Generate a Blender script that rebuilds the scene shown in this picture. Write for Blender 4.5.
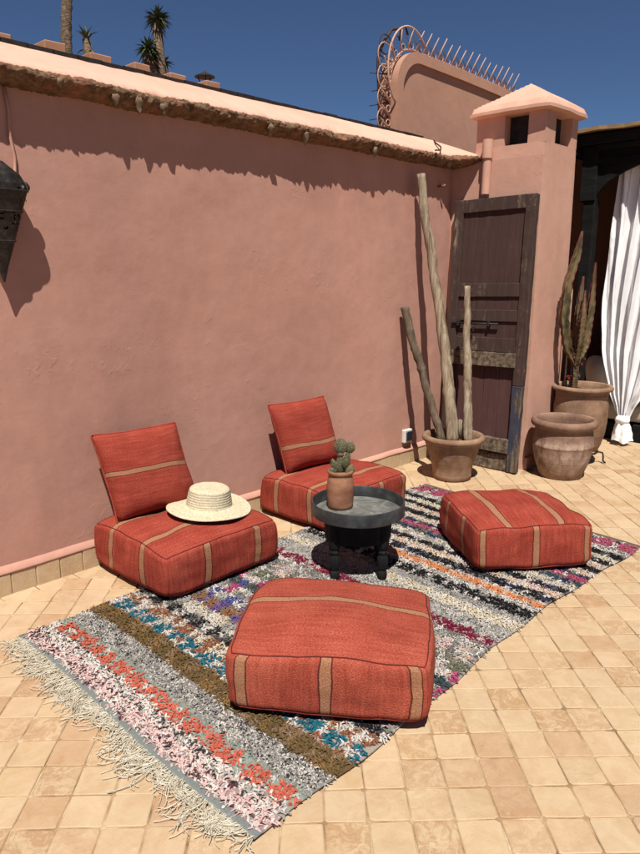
import bpy, bmesh, math, random
import numpy as np
from mathutils import Vector, Matrix, noise, Euler

R = math.radians
random.seed(7)
rng = np.random.default_rng(11)
scene = bpy.context.scene
COL = scene.collection
for o in list(bpy.data.objects):
    bpy.data.objects.remove(o)

# ------------------------------------------------------------------ camera
cam_d = bpy.data.cameras.new('camera')
cam = bpy.data.objects.new('camera', cam_d)
COL.objects.link(cam)
cam_d.sensor_fit = 'HORIZONTAL'
cam_d.sensor_width = 36.0
cam_d.lens = 36.0 * 690 / 640
cam_d.clip_start = 0.05
cam_d.clip_end = 2000
cam.location = (0, -3.377, 1.6)
cam.rotation_euler = (R(90 - 12.82), 0, R(43.65 - 90))
scene.camera = cam

# ------------------------------------------------------------------ sky and sun
SUN = Vector((1.0, 1.0, -2.65)).normalized()          # direction the light travels
ELEV = math.asin(-SUN.z)
world = bpy.data.worlds.new('World')
scene.world = world
world.use_nodes = True
wn = world.node_tree
sky = wn.nodes.new('ShaderNodeTexSky')
sky.sky_type = 'NISHITA'
sky.sun_disc = False
sky.sun_elevation = ELEV
sky.sun_rotation = R(225)
sky.altitude = 900
sky.air_density = 0.65
sky.dust_density = 0.0
sky.ozone_density = 7.0
wn.links.new(sky.outputs[0], wn.nodes['Background'].inputs[0])
wn.nodes['Background'].inputs[1].default_value = 0.05
sun_d = bpy.data.lights.new('sun', 'SUN')
sun_d.energy = 5.0
sun_d.angle = R(0.53)
sun_d.color = (1.0, 0.955, 0.88)
sun = bpy.data.objects.new('sun', sun_d)
sun.rotation_euler = SUN.to_track_quat('-Z', 'Y').to_euler()
sun.location = (-4, -6, 8)
COL.objects.link(sun)
vs = scene.view_settings
vs.view_transform = 'Standard'
vs.look = 'None'
vs.exposure = 0.46
vs.gamma = 1.0
vs.use_curve_mapping = False

# ------------------------------------------------------------------ helpers
ALB = .76
def s(r, g, b):
    f = lambda c: (c / 255 / 12.92) if c / 255 <= .04045 else ((c / 255 + .055) / 1.055) ** 2.4
    return (f(r) * ALB, f(g) * ALB, f(b) * ALB)

class NT:
    """small node-building helper"""
    def __init__(self, name):
        self.m = bpy.data.materials.new(name)
        self.m.use_nodes = True
        self.t = self.m.node_tree
        self.b = self.t.nodes['Principled BSDF']
    def n(self, kind, **kw):
        nd = self.t.nodes.new('ShaderNode' + kind)
        for k, v in kw.items():
            setattr(nd, k, v)
        return nd
    def l(self, a, b):
        self.t.links.new(a, b)
    def coord(self, kind='Object', scale=(1, 1, 1), rot=(0, 0, 0)):
        c = self.n('TexCoord')
        m = self.n('Mapping')
        m.inputs['Scale'].default_value = scale
        m.inputs['Rotation'].default_value = rot
        self.l(c.outputs[kind], m.inputs[0])
        return m.outputs[0]
    def noise(self, vec, scale, detail=6, rough=.55, dist=0):
        nd = self.n('TexNoise')
        nd.inputs['Scale'].default_value = scale
        nd.inputs['Detail'].default_value = detail
        nd.inputs['Roughness'].default_value = rough
        nd.inputs['Distortion'].default_value = dist
        if vec is not None:
            self.l(vec, nd.inputs['Vector'])
        return nd.outputs['Fac']
    def ramp(self, fac, stops, mode='LINEAR'):
        r = self.n('ValToRGB')
        r.color_ramp.interpolation = mode
        el = r.color_ramp.elements
        while len(el) < len(stops):
            el.new(1)
        for e, (p, c) in zip(el, stops):
            e.position = p
            e.color = (*c, 1) if len(c) == 3 else c
        self.l(fac, r.inputs[0])
        return r.outputs[0]
    def mix(self, fac, a, b, mode='MIX'):
        m = self.n('MixRGB', blend_type=mode)
        for i, v in enumerate((fac, a, b)):
            if hasattr(v, 'links') or hasattr(v, 'is_linked'):
                self.l(v, m.inputs[i])
            elif i == 0:
                m.inputs[0].default_value = v
            else:
                m.inputs[i].default_value = (*v, 1)
        return m.outputs[0]
    def math(self, op, a, b=None):
        m = self.n('Math', operation=op)
        for i, v in enumerate((a, b)):
            if v is None:
                continue
            if hasattr(v, 'is_linked'):
                self.l(v, m.inputs[i])
            else:
                m.inputs[i].default_value = v
        return m.outputs[0]
    def bump(self, h, strength=.3, dist=.01, prev=None):
        b = self.n('Bump')
        b.inputs['Strength'].default_value = strength
        b.inputs['Distance'].default_value = dist
        self.l(h, b.inputs['Height'])
        if prev is not None:
            self.l(prev, b.inputs['Normal'])
        return b.outputs[0]
    def done(self, color, rough=.8, normal=None, spec=.3, metal=0.0):
        if hasattr(color, 'is_linked'):
            self.l(color, self.b.inputs['Base Color'])
        else:
            self.b.inputs['Base Color'].default_value = (*color, 1)
        if hasattr(rough, 'is_linked'):
            self.l(rough, self.b.inputs['Roughness'])
        else:
            self.b.inputs['Roughness'].default_value = rough
        self.b.inputs['Specular IOR Level'].default_value = spec
        self.b.inputs['Metallic'].default_value = metal
        if normal is not None:
            self.l(normal, self.b.inputs['Normal'])
        return self.m

def simple(name, cols, scale=6, rough=.8, bump=.3, bscale=40, bdist=.006, stretch=(1, 1, 1), spec=.3, metal=0, lo=.32, hi=.68, dist=0.0):
    k = NT(name)
    v = k.coord('Object', stretch)
    f = k.noise(v, scale, 7, .6, dist)
    st = [(lo + (hi - lo) * i / max(1, len(cols) - 1), c) for i, c in enumerate(cols)]
    c = k.ramp(f, st)
    nr = k.bump(k.noise(v, bscale, 5, .65), bump, bdist)
    return k.done(c, rough, nr, spec, metal)

class MB:
    """collects geometry; build() links it as one mesh object"""
    def __init__(self):
        self.v = []
        self.f = []
    def add(self, vs, fs):
        o = len(self.v)
        self.v += [tuple(p) for p in vs]
        self.f += [tuple(i + o for i in f) for f in fs]
        return self
    def box(self, a, b, bev=0.0, jit=0.0, rnd=random):
        """axis box from a to b with small chamfers"""
        bm = bmesh.new()
        bmesh.ops.create_cube(bm, size=1)
        c = [(a[i] + b[i]) / 2 for i in range(3)]
        d = [abs(b[i] - a[i]) for i in range(3)]
        for v in bm.verts:
            v.co = Vector([c[i] + v.co[i] * d[i] + rnd.uniform(-jit, jit) for i in range(3)])
        if bev:
            bmesh.ops.bevel(bm, geom=bm.edges[:], offset=bev, segments=1, affect='EDGES', profile=.5)
        self.bm(bm)
        return self
    def bm(self, bm):
        bm.verts.index_update()
        self.add([v.co[:] for v in bm.verts], [[v.index for v in f.verts] for f in bm.faces])
        bm.free()
        return self
    def tube(self, pts, rad, n=8, cap=True, jit=0.0, flat=1.0):
        pts = [Vector(p) for p in pts]
        m = len(pts)
        if not hasattr(rad, '__len__'):
            rad = [rad] * m
        rings = []
        up = Vector((0, 0, 1))
        t0 = (pts[1] - pts[0]).normalized()
        if abs(t0.dot(up)) > .9:
            up = Vector((1, 0, 0))
        side = t0.cross(up).normalized()
        for i in range(m):
            t = (pts[min(i + 1, m - 1)] - pts[max(i - 1, 0)]).normalized()
            side = (side - t * side.dot(t)).normalized()
            oth = t.cross(side)
            ring = []
            for k in range(n):
                a = 2 * math.pi * k / n
                r = rad[i] * (1 + (random.uniform(-jit, jit) if jit else 0))
                ring.append(pts[i] + side * math.cos(a) * r + oth * math.sin(a) * r * flat)
            rings.append(ring)
        vs_ = [p for r_ in rings for p in r_]
        fs = []
        for i in range(m - 1):
            for k in range(n):
                fs.append((i * n + k, i * n + (k + 1) % n, (i + 1) * n + (k + 1) % n, (i + 1) * n + k))
        if cap:
            fs.append(tuple(range(n))[::-1])
            fs.append(tuple((m - 1) * n + k for k in range(n)))
        return self.add(vs_, fs)
    def lathe(self, prof, n=32, c=(0, 0, 0), wob=0.0, seed=0.0, cap=True):
        """prof: list of (radius, z)"""
        vs_ = []
        for (r, z) in prof:
            for k in range(n):
                a = 2 * math.pi * k / n
                q = 1 + wob * noise.noise((math.cos(a) * 1.3 + seed, math.sin(a) * 1.3, z * 6))
                vs_.append((c[0] + r * q * math.cos(a), c[1] + r * q * math.sin(a), c[2] + z))
        fs = []
        for i in range(len(prof) - 1):
            for k in range(n):
                fs.append((i * n + k, i * n + (k + 1) % n, (i + 1) * n + (k + 1) % n, (i + 1) * n + k))
        if cap and prof[0][0] > 1.1e-4:
            fs.append(tuple(range(n))[::-1])
        if cap and prof[-1][0] > 1.1e-4:
            fs.append(tuple((len(prof) - 1) * n + k for k in range(n)))
        return self.add(vs_, fs)
    def prism(self, outline, y0, y1):
        """outline of (x, z) points extruded from y0 to y1"""
        n = len(outline)
        vs_ = [(x, y0, z) for x, z in outline] + [(x, y1, z) for x, z in outline]
        fs = [tuple(range(n)), tuple(range(n, 2 * n))[::-1]]
        for i in range(n):
            j = (i + 1) % n
            fs.append((i, i + n, j + n, j))
        return self.add(vs_, fs)
    def displace(self, amp, scale, off=(0, 0, 0)):
        out = []
        for p in self.v:
            q = Vector(p) * scale + Vector(off)
            d = noise.noise_vector(q) * amp
            out.append((p[0] + d.x, p[1] + d.y, p[2] + d.z))
        self.v = out
        return self
    def build(self, name, mat, parent=None, smooth=False, loc=None):
        me = bpy.data.meshes.new(name)
        me.from_pydata(self.v, [], self.f)
        me.validate()
        bm = bmesh.new()
        bm.from_mesh(me)
        bmesh.ops.recalc_face_normals(bm, faces=bm.faces[:])
        bm.to_mesh(me)
        bm.free()
        if mat:
            me.materials.append(mat)
        if smooth:
            me.shade_smooth()
            if smooth is not True:
                me.set_sharp_from_angle(angle=R(smooth))
        return link(name, me, parent, loc)

def link(name, me, parent=None, loc=None):
    o = bpy.data.objects.new(name, me)
    COL.objects.link(o)
    if parent:
        o.parent = parent
    if loc:
        o.location = loc
    return o

def thing(name, label, cat, loc=(0, 0, 0), rot=(0, 0, 0), group=None):
    o = bpy.data.objects.new(name, None)
    o.empty_display_size = .1
    COL.objects.link(o)
    o.location = loc
    o.rotation_euler = rot
    tag(o, label, cat, group)
    return o

def tag(o, label=None, cat=None, group=None, kind=None):
    if label:
        o['label'] = label
    if cat:
        o['category'] = cat
    if group:
        o['group'] = group
    if kind:
        o['kind'] = kind
    return o

def fbm(x, y, z, oct=4):
    return noise.fractal((x, y, z), 1.0, 2.0, oct)

# ------------------------------------------------------------------ materials
def plaster(name, base, dark, light, bump=.5, big=1.0):
    k = NT(name)
    v = k.coord('Object')
    a = k.noise(v, 1.1, 5, .6, .3)
    c = k.ramp(a, [(.28, dark), (.5, base), (.74, light)])
    b = k.noise(v, 14, 6, .7)
    c = k.mix(.35, c, k.ramp(b, [(.3, tuple(x * .82 for x in base)), (.7, tuple(min(1, x * 1.12) for x in base))]))
    # chalky scuffs with a shape of their own
    vs_ = k.coord('Object', (1, 1, .35))
    sc_ = k.ramp(k.noise(vs_, 6.5, 8, .72, .6), [(.62, (0, 0, 0)), (.74, (1, 1, 1))])
    c = k.mix(k.math('MULTIPLY', sc_, .24), c, tuple(min(1, x * 1.35 + .04) for x in base))
    vd = k.coord('Object', (1, 1, .22))
    st = k.ramp(k.noise(vd, 3.4, 6, .7, .2), [(.60, (0, 0, 0)), (.75, (1, 1, 1))])
    c = k.mix(k.math('MULTIPLY', st, .26), c, tuple(x * .66 for x in base))
    n1 = k.bump(k.noise(v, 5 * big, 4, .5, .2), bump * .45, .02)
    n2 = k.bump(k.noise(v, 38, 6, .7), bump * .35, .005, n1)
    # trowel scars
    gate = k.ramp(k.noise(v, 2.3, 3, .6), [(.54, (0, 0, 0)), (.64, (1, 1, 1))])
    n3 = k.bump(k.math('MULTIPLY', gate, k.ramp(k.noise(v, 20, 3, .5, 1.2), [(.56, (0, 0, 0)), (.66, (1, 1, 1))])), bump * .40, .005, n2)
    pits = k.n('TexVoronoi')
    pits.inputs['Scale'].default_value = 3.1
    pits.inputs['Randomness'].default_value = 1.0
    k.l(k.coord('Object', (1, .2, 1)), pits.inputs['Vector'])
    pm = k.ramp(pits.outputs['Distance'], [(.012, (1, 1, 1)), (.022, (0, 0, 0))])
    c = k.mix(k.math('MULTIPLY', pm, .7), c, tuple(x * .45 for x in base))
    big_ = k.ramp(k.noise(k.coord('Object', (1, 1, .6)), .55, 5, .65, .5), [(.36, (.87, .88, .89)), (.64, (1.08, 1.07, 1.06))])
    c = k.mix(1.0, c, big_, 'MULTIPLY')
    spx = k.n('SeparateXYZ')
    k.l(v, spx.inputs[0])
    foot = k.ramp(k.math('ADD', spx.outputs[2], k.math('MULTIPLY', k.noise(v, 6, 6, .7), .35)), [(.24, (1, 1, 1)), (.52, (0, 0, 0))])
    c = k.mix(k.math('MULTIPLY', foot, .16), c, tuple(x * q for x, q in zip(base, (.72, .78, .80))))
    run = k.ramp(k.noise(k.coord('Object', (1, 1, .06)), 9, 5, .65), [(.58, (0, 0, 0)), (.72, (1, 1, 1))])
    c = k.mix(k.math('MULTIPLY', run, .12), c, tuple(x * .74 for x in base))
    return k.done(c, .93, n3, .15)

M = {}
M['wall'] = plaster('pink_plaster', s(202, 152, 134), s(191, 140, 121), s(208, 160, 143))
M['tower'] = plaster('pink_plaster_light', s(222, 172, 150), s(212, 160, 138), s(228, 180, 160), .4)
M['gable'] = plaster('brown_pink_plaster', s(198, 152, 128), s(184, 138, 114), s(208, 162, 140), .4)
M['coping'] = plaster('pale_plaster', s(242, 184, 160), s(232, 172, 146), s(246, 194, 172), .45)
M['captop'] = plaster('cap_plaster', s(232, 182, 158), s(220, 168, 142), s(238, 192, 168), .45)
M['ledge'] = plaster('ledge_plaster', s(212, 160, 140), s(200, 146, 126), s(220, 170, 150), .5)
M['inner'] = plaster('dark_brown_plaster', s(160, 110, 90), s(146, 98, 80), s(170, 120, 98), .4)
M['far'] = plaster('roof_plaster', s(196, 142, 118), s(176, 124, 100), s(208, 156, 132), .4)

def rubble_mat():
    k = NT('crumbling_mortar')
    v = k.coord('Object')
    c = k.ramp(k.noise(v, 22, 8, .75), [(.25, s(70, 50, 38)), (.44, s(116, 88, 66)), (.60, s(152, 124, 96)), (.78, s(196, 168, 136))])
    pk = k.ramp(k.noise(v, 6, 4, .6), [(.5, (0, 0, 0)), (.62, (1, 1, 1))])
    c = k.mix(k.math('MULTIPLY', pk, .5), c, s(176, 118, 96))
    n = k.bump(k.noise(v, 60, 8, .8), .9, .012)
    return k.done(c, .95, n, .1)
M['rubble'] = rubble_mat()
M['mortar_tip'] = simple('pale_mortar', [s(104, 82, 64), s(158, 132, 106)], 30, .9, .8, 60)
M['membrane'] = simple('black_membrane', [s(30, 27, 25), s(54, 46, 40)], 20, .7, .4, 60)

# floor tiles: one tint for every tile, picked by its cell
PITCH = 0.131
TA = R(45.2)
TORG = (1.8206, -2.0)
def tile_material(name, cell, rot, origin):
    k = NT(name)
    g = k.n('NewGeometry')
    sub = k.n('VectorMath', operation='SUBTRACT')
    sub.inputs[1].default_value = origin
    k.l(g.outputs['Position'], sub.inputs[0])
    m = k.n('VectorRotate', rotation_type='Z_AXIS')
    m.inputs['Angle'].default_value = -rot
    k.l(sub.outputs[0], m.inputs['Vector'])
    dv = k.n('VectorMath', operation='DIVIDE')
    dv.inputs[1].default_value = cell
    k.l(m.outputs[0], dv.inputs[0])
    fl = k.n('VectorMath', operation='FLOOR')
    k.l(dv.outputs[0], fl.inputs[0])
    wv = k.n('TexWhiteNoise', noise_dimensions='3D')
    k.l(fl.outputs[0], wv.inputs['Vector'])
    sc_ = k.n('VectorMath', operation='MULTIPLY_ADD')
    sc_.inputs[1].default_value = (9, 9, 9)
    k.l(wv.outputs['Color'], sc_.inputs[0])
    k.l(g.outputs['Position'], sc_.inputs[2])
    vec = sc_.outputs[0]
    tint = k.ramp(wv.outputs['Value'], [(0, s(194, 170, 138)), (.2, s(204, 179, 144)), (.4, s(198, 168, 128)), (.55, s(212, 187, 150)), (.7, s(204, 170, 138)), (.82, s(194, 170, 138)), (.9, s(178, 134, 98)), (1, s(158, 108, 80))])
    mott = k.noise(vec, 9, 7, .65, .8)
    c = k.mix(.55, tint, k.ramp(mott, [(.28, s(174, 138, 100)), (.42, s(194, 160, 120)), (.55, s(204, 175, 139)), (.72, s(212, 187, 154))]))
    # rusty worn veins, only on some tiles
    sep = k.n('SeparateColor')
    k.l(wv.outputs['Color'], sep.inputs[0])
    on = k.ramp(sep.outputs[1], [(.66, (0, 0, 0)), (.96, (1, 1, 1))])
    vein = k.ramp(k.noise(vec, 17, 8, .75, 1.5), [(.44, (0, 0, 0)), (.56, (1, 1, 1)), (.66, (.1, .1, .1))])
    c = k.mix(k.math('MULTIPLY', k.math('MULTIPLY', on, vein), .7), c, s(158, 110, 66))
    pale = k.ramp(k.noise(vec, 30, 6, .7), [(.6, (0, 0, 0)), (.7, (1, 1, 1))])
    c = k.mix(k.math('MULTIPLY', pale, .3), c, s(226, 204, 170))
    dust = k.noise(g.outputs['Position'], 1.3, 4, .6)
    c = k.mix(k.math('MULTIPLY', dust, .34), c, s(210, 186, 152))
    grime = k.ramp(k.noise(g.outputs['Position'], 5.5, 8, .75, .6), [(.60, (0, 0, 0)), (.76, (1, 1, 1))])
    c = k.mix(k.math('MULTIPLY', grime, .30), c, s(150, 112, 80))
    spots = k.ramp(k.noise(g.outputs['Position'], 42, 4, .6), [(.68, (0, 0, 0)), (.74, (1, 1, 1))])
    c = k.mix(k.math('MULTIPLY', spots, .35), c, s(132, 98, 68))
    pit = k.ramp(k.noise(vec, 70, 5, .7), [(.34, (0, 0, 0)), (.5, (1, 1, 1))])
    n1 = k.bump(k.noise(vec, 8, 3, .5), .35, .012)
    n2 = k.bump(pit, .25, .003, n1)
    return k.done(c, k.ramp(mott, [(.3, (.62,) * 3), (.7, (.82,) * 3)]), n2, .3)
M['tile'] = tile_material('glazed_worn_tile', (PITCH, PITCH, 5.0), TA, (TORG[0], TORG[1], -2.0))
M['skirt_tile'] = tile_material('skirting_tile', (.129, 5.0, 5.0), 0, (-3.0, -2.0, -2.0))
M['grout'] = simple('sandy_grout', [s(120, 92, 66), s(178, 148, 112), s(220, 198, 166)], 9, .95, .6, 60, .004)

def kilim(name, stripes, red=(s(142, 56, 44), s(168, 72, 57), s(190, 94, 76))):
    """red wool weave; stripes = positions on UV.x of the tan bands"""
    k = NT(name)
    uv = k.n('UVMap')
    wob = k.noise(uv.outputs[0], 5, 3, .5)
    sx = k.n('SeparateXYZ')
    k.l(uv.outputs[0], sx.inputs[0])
    u = k.math('ADD', sx.outputs[0], k.math('MULTIPLY', k.math('SUBTRACT', wob, .5), .018))
    # streaks of dye run along the weft
    vm = k.n('Mapping')
    vm.inputs['Scale'].default_value = (46, 3, 1)
    k.l(uv.outputs[0], vm.inputs[0])
    ab = k.noise(vm.outputs[0], 1.0, 6, .7)
    ob = k.coord('Object')
    big = k.noise(ob, 5, 4, .6)
    c = k.ramp(k.math('ADD', k.math('MULTIPLY', ab, .6), k.math('MULTIPLY', big, .4)), [(.34, red[0]), (.5, red[1]), (.66, red[2])])
    fine = k.n('Mapping')
    fine.inputs['Scale'].default_value = (150, 95, 1)
    k.l(uv.outputs[0], fine.inputs[0])
    gr = k.noise(fine.outputs[0], 1.0, 3, .6)
    c = k.mix(.7, c, k.ramp(gr, [(.36, (.38, .36, .36)), (.66, (1.32, 1.30, 1.28))]), 'MULTIPLY')
    if stripes:
        w, d = .027, .0065
        st = [(0.0, (0, 0, 0))]
        dk = [(0.0, (0, 0, 0))]
        for p in stripes:
            st += [(max(0, p - w), (1, 1, 1)), (min(1, p + w), (0, 0, 0))]
            dk += [(max(0, p - w - d), (1, 1, 1)), (max(0, p - w + d * .2), (0, 0, 0)), (min(1, p + w - d * .2), (1, 1, 1)), (min(1, p + w + d), (0, 0, 0))]
        tan = k.ramp(gr, [(.3, s(134, 92, 66)), (.5, s(170, 122, 92)), (.7, s(190, 146, 114))])
        c = k.mix(k.math('MULTIPLY', k.ramp(u, st, 'CONSTANT'), .9), c, tan)
        c = k.mix(k.math('MULTIPLY', k.ramp(u, dk, 'CONSTANT'), .78), c, s(48, 24, 22))
    n1 = k.bump(gr, .55, .006)
    n2 = k.bump(k.noise(ob, 9, 4, .55), .25, .02, n1)
    m = k.done(c, .92, n2, .12)
    return m
_kil = {}
FADED = (s(152, 66, 51), s(178, 85, 67), s(197, 105, 84))
def kil(*st, faded=False):
    key = (st, faded)
    if key not in _kil:
        _kil[key] = kilim('red_kilim_%d' % len(_kil), st, FADED) if faded else kilim('red_kilim_%d' % len(_kil), st)
    return _kil[key]
M['piping'] = simple('dark_red_seam', [s(70, 26, 22), s(112, 42, 32)], 30, .9, .4, 120, .002)
M['piping_red'] = simple('red_piping', [s(140, 52, 40), s(176, 74, 56)], 30, .9, .4, 120, .002)

def wood(name, cols, paint=None, along=(1, 1, .08), bump=.8, scale=26):
    k = NT(name)
    v = k.coord('Object', along)
    g = k.noise(v, scale, 8, .7, .3)
    st = [(.3 + .4 * i / (len(cols) - 1), c) for i, c in enumerate(cols)]
    c = k.ramp(g, st)
    if paint:
        v2 = k.coord('Object', (1, 1, .35))
        f = k.ramp(k.noise(v2, 9, 8, .75, .4), [(paint[1], (1, 1, 1)), (paint[1] + .07, (0, 0, 0))])
        c = k.mix(k.math('MULTIPLY', f, .92), c, paint[0])
    n1 = k.bump(g, bump, .006)
    n2 = k.bump(k.noise(k.coord('Object', (1, 1, .04)), 60, 5, .7), bump * .6, .004, n1)
    return k.done(c, .85, n2, .2)
OLD = [s(48, 38, 34), s(88, 72, 60), s(126, 110, 92), s(164, 148, 126)]
M['door_frame'] = wood('worn_brown_paint', OLD, (s(72, 54, 50), .54))
M['door_panel'] = wood('dark_brown_paint', OLD, (s(76, 52, 50), .60))
M['door_low'] = wood('maroon_paint', OLD, (s(88, 58, 56), .63))
M['door_raw'] = wood('weathered_plank', OLD, None, (1, .08, 1))
M['door_blue'] = wood('flaking_blue_paint', OLD, (s(60, 62, 78), .50))
M['drift'] = wood('driftwood', [s(74, 60, 48), s(138, 118, 96), s(168, 150, 126), s(192, 178, 154)], None, (1, 1, .07), 1.0, 34)
M['drift_dark'] = wood('dark_driftwood', [s(66, 54, 44), s(104, 88, 72), s(134, 118, 98)], None, (1, 1, .12), .9, 30)
M['black_wood'] = wood('black_timber', [s(10, 10, 10), s(22, 21, 21), s(40, 38, 36)], None, (1, .15, 1), .5, 18)
M['table'] = wood('black_painted_wood', [s(14, 14, 15), s(26, 26, 27), s(46, 45, 44)], None, (1, 1, .3), .5, 22)
M['tray'] = simple('worn_zinc_tray', [s(74, 76, 74), s(112, 112, 106), s(150, 148, 140)], 9, .6, .3, 40, .003, spec=.5, dist=1.2)
M['tray_rim'] = simple('blackened_metal', [s(34, 36, 37), s(52, 54, 55), s(76, 78, 78)], 14, .5, .3, 50, .003, spec=.5)
M['iron'] = simple('wrought_iron', [s(22, 19, 18), s(48, 36, 30)], 30, .6, .4, 80, .002, spec=.4)
M['lantern'] = simple('pierced_metal', [s(22, 19, 17), s(46, 40, 34), s(74, 66, 56)], 30, .5, .5, 90, .002, spec=.5, metal=.3)
M['spike'] = simple('painted_spike', [s(196, 150, 128), s(220, 180, 158)], 20, .7, .2, 60)
M['wire'] = simple('dark_wire', [s(52, 40, 34), s(80, 64, 54)], 20, .7, .2, 60)
def pot_mat(name, cols, chalk=.5, lo=.5):
    k = NT(name)
    v = k.coord('Object', (1, 1, 1))
    c = k.ramp(k.noise(v, 7, 7, .65), [(.3, cols[0]), (.5, cols[1]), (.7, cols[2])])
    vz = k.coord('Object', (1, 1, .45))
    f = k.ramp(k.noise(vz, 15, 9, .8, .8), [(lo, (0, 0, 0)), (lo + .16, (1, 1, 1))])
    # lime bloom sits in the middle of the pot
    sep = k.n('SeparateXYZ')
    k.l(k.coord('Generated'), sep.inputs[0])
    band = k.ramp(sep.outputs[2], [(.05, (.25,) * 3), (.35, (1, 1, 1)), (.62, (.9,) * 3), (.74, (.12,) * 3), (1, (0, 0, 0))])
    c = k.mix(k.math('MULTIPLY', k.math('MULTIPLY', f, band), chalk), c, s(196, 172, 152))
    vr = k.coord('Object', (.6, .6, 30))
    n1 = k.bump(k.noise(vr, 2.0, 3, .5), .3, .006)
    n2 = k.bump(k.noise(v, 50, 6, .7), .4, .004, n1)
    return k.done(c, .88, n2, .2)
M['pot'] = pot_mat('terracotta_brown', [s(124, 94, 74), s(154, 122, 98), s(174, 142, 116)], .3, .55)
M['pot_chalk'] = pot_mat('terracotta_chalky', [s(112, 84, 70), s(142, 110, 92), s(164, 132, 110)], .85, .42)
M['pot_small'] = simple('terracotta_small', [s(130, 84, 62), s(160, 112, 84), s(188, 142, 112)], 6, .85, .3, 40, .003, (1, 1, 2.2))
M['soil'] = simple('dry_soil', [s(70, 50, 36), s(120, 92, 66), s(160, 128, 96)], 30, .95, .8, 50, .01)
def straw():
    k = NT('straw_braid')
    v = k.coord('Object')
    g = k.n('SeparateXYZ')
    k.l(v, g.inputs[0])
    rr = k.math('POWER', k.math('ADD', k.math('MULTIPLY', g.outputs[0], g.outputs[0]), k.math('MULTIPLY', g.outputs[1], g.outputs[1])), .5)
    ang = k.math('ARCTAN2', g.outputs[1], g.outputs[0])
    cm = k.n('CombineXYZ')
    k.l(k.math('MULTIPLY', ang, 16), cm.inputs[0])
    k.l(k.math('MULTIPLY', rr, 70), cm.inputs[1])
    k.l(k.math('MULTIPLY', g.outputs[2], 70), cm.inputs[2])
    f = k.noise(cm.outputs[0], 1.0, 5, .65)
    c = k.ramp(f, [(.3, s(186, 168, 132)), (.5, s(216, 203, 172)), (.7, s(230, 221, 196))])
    return k.done(c, .8, k.bump(f, .6, .004), .25)
M['straw'] = straw()
def cactus():
    k = NT('cactus_green')
    v = k.coord('Object')
    c = k.ramp(k.noise(v, 14, 5, .6), [(.3, s(62, 62, 42)), (.52, s(92, 92, 64)), (.72, s(130, 120, 92))])
    w = k.n('TexVoronoi')
    w.inputs['Scale'].default_value = 105
    k.l(v, w.inputs['Vector'])
    d = k.ramp(w.outputs['Distance'], [(.18, (1, 1, 1)), (.36, (0, 0, 0))])
    c = k.mix(k.math('MULTIPLY', d, .55), c, s(176, 160, 126))
    return k.done(c, .6, k.bump(d, .4, .003), .35)
M['cactus'] = cactus()
M['euph'] = simple('succulent_stem', [s(52, 46, 32), s(84, 78, 50), s(120, 106, 72), s(128, 84, 66)], 14, .6, .4, 40, .004, (1, 1, .5))
M['euph_edge'] = simple('red_stem_edge', [s(84, 50, 40), s(124, 72, 58), s(138, 108, 82)], 16, .7, .3, 50)
M['flower'] = simple('red_sprig', [s(124, 40, 38), s(160, 66, 58)], 20, .7, .3, 60)
def cloth(name, cols, transl=.25):
    k = NT(name)
    v = k.coord('Object')
    c = k.ramp(k.noise(v, 4, 5, .6), [(.3, cols[0]), (.7, cols[1])])
    n1 = k.bump(k.noise(v, 26, 5, .6, .3), .18, .01)
    m = k.done(c, .9, n1, .1)
    tr = k.n('BsdfTranslucent')
    k.l(c, tr.inputs[0])
    ms = k.n('MixShader')
    ms.inputs[0].default_value = transl
    k.l(k.b.outputs[0], ms.inputs[1])
    k.l(tr.outputs[0], ms.inputs[2])
    k.l(ms.outputs[0], k.t.nodes['Material Output'].inputs[0])
    return m
M['curtain'] = cloth('white_curtain_cloth', [s(268, 266, 267), s(282, 281, 282)], .12)
M['pillow'] = cloth('white_pillow_cloth', [s(222, 216, 208), s(238, 234, 228)], .05)
M['mattress'] = cloth('cream_mattress_cloth', [s(196, 184, 164), s(214, 204, 186)], .02)
M['greycloth'] = cloth('grey_cushion_cloth', [s(70, 66, 64), s(96, 90, 86)], .02)
M['plastic'] = simple('white_plastic', [s(222, 218, 208), s(232, 228, 220)], 5, .5, .05, 30, .001)
M['plastic_dark'] = simple('dark_plastic', [s(30, 36, 44), s(46, 54, 64)], 8, .35, .05, 30, .001)
M['reed'] = simple('reed_matting', [s(150, 120, 84), s(190, 160, 120)], 40, .9, .6, 90, .004, (1, .1, 1))
M['leaf'] = simple('yucca_leaf', [s(44, 62, 36), s(74, 90, 52), s(104, 112, 70)], 12, .6, .2, 40)
M['leaf_dry'] = simple('dry_leaf', [s(92, 78, 52), s(136, 116, 80)], 12, .8, .2, 40)
M['bark'] = simple('palm_bark', [s(82, 66, 52), s(122, 102, 82), s(158, 138, 114)], 16, .9, 1.0, 24, .03, (1, 1, 2.5))
M['roof'] = simple('roof_screed', [s(150, 110, 88), s(178, 136, 110)], 3, .95, .4, 30)

# ------------------------------------------------------------------ ground and floor
gd = MB()
gd.add([(-400, -400, -.02), (400, -400, -.02), (400, 400, -.02), (-400, 400, -.02)], [(0, 1, 2, 3)])
M['earth'] = simple('dry_earth', [s(84, 68, 52), s(112, 92, 72)], .6, .95, .4, 20)
tag(gd.build('ground', M['earth']), kind='structure')
fl = MB()
NX, NY = 90, 90
x0, x1, y0, y1 = -3.0, 9.2, -6.2, -.001
for j in range(NY + 1):
    for i in range(NX + 1):
        x = x0 + (x1 - x0) * i / NX
        y = y0 + (y1 - y0) * j / NY
        fl.v.append((x, y, -.0045 + .0010 * noise.noise((x * 9, y * 9, 3))))
for j in range(NY):
    for i in range(NX):
        a = j * (NX + 1) + i
        fl.f.append((a, a + 1, a + NX + 2, a + NX + 1))
floor = tag(fl.build('floor', M['grout'], smooth=True), kind='structure')

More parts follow.
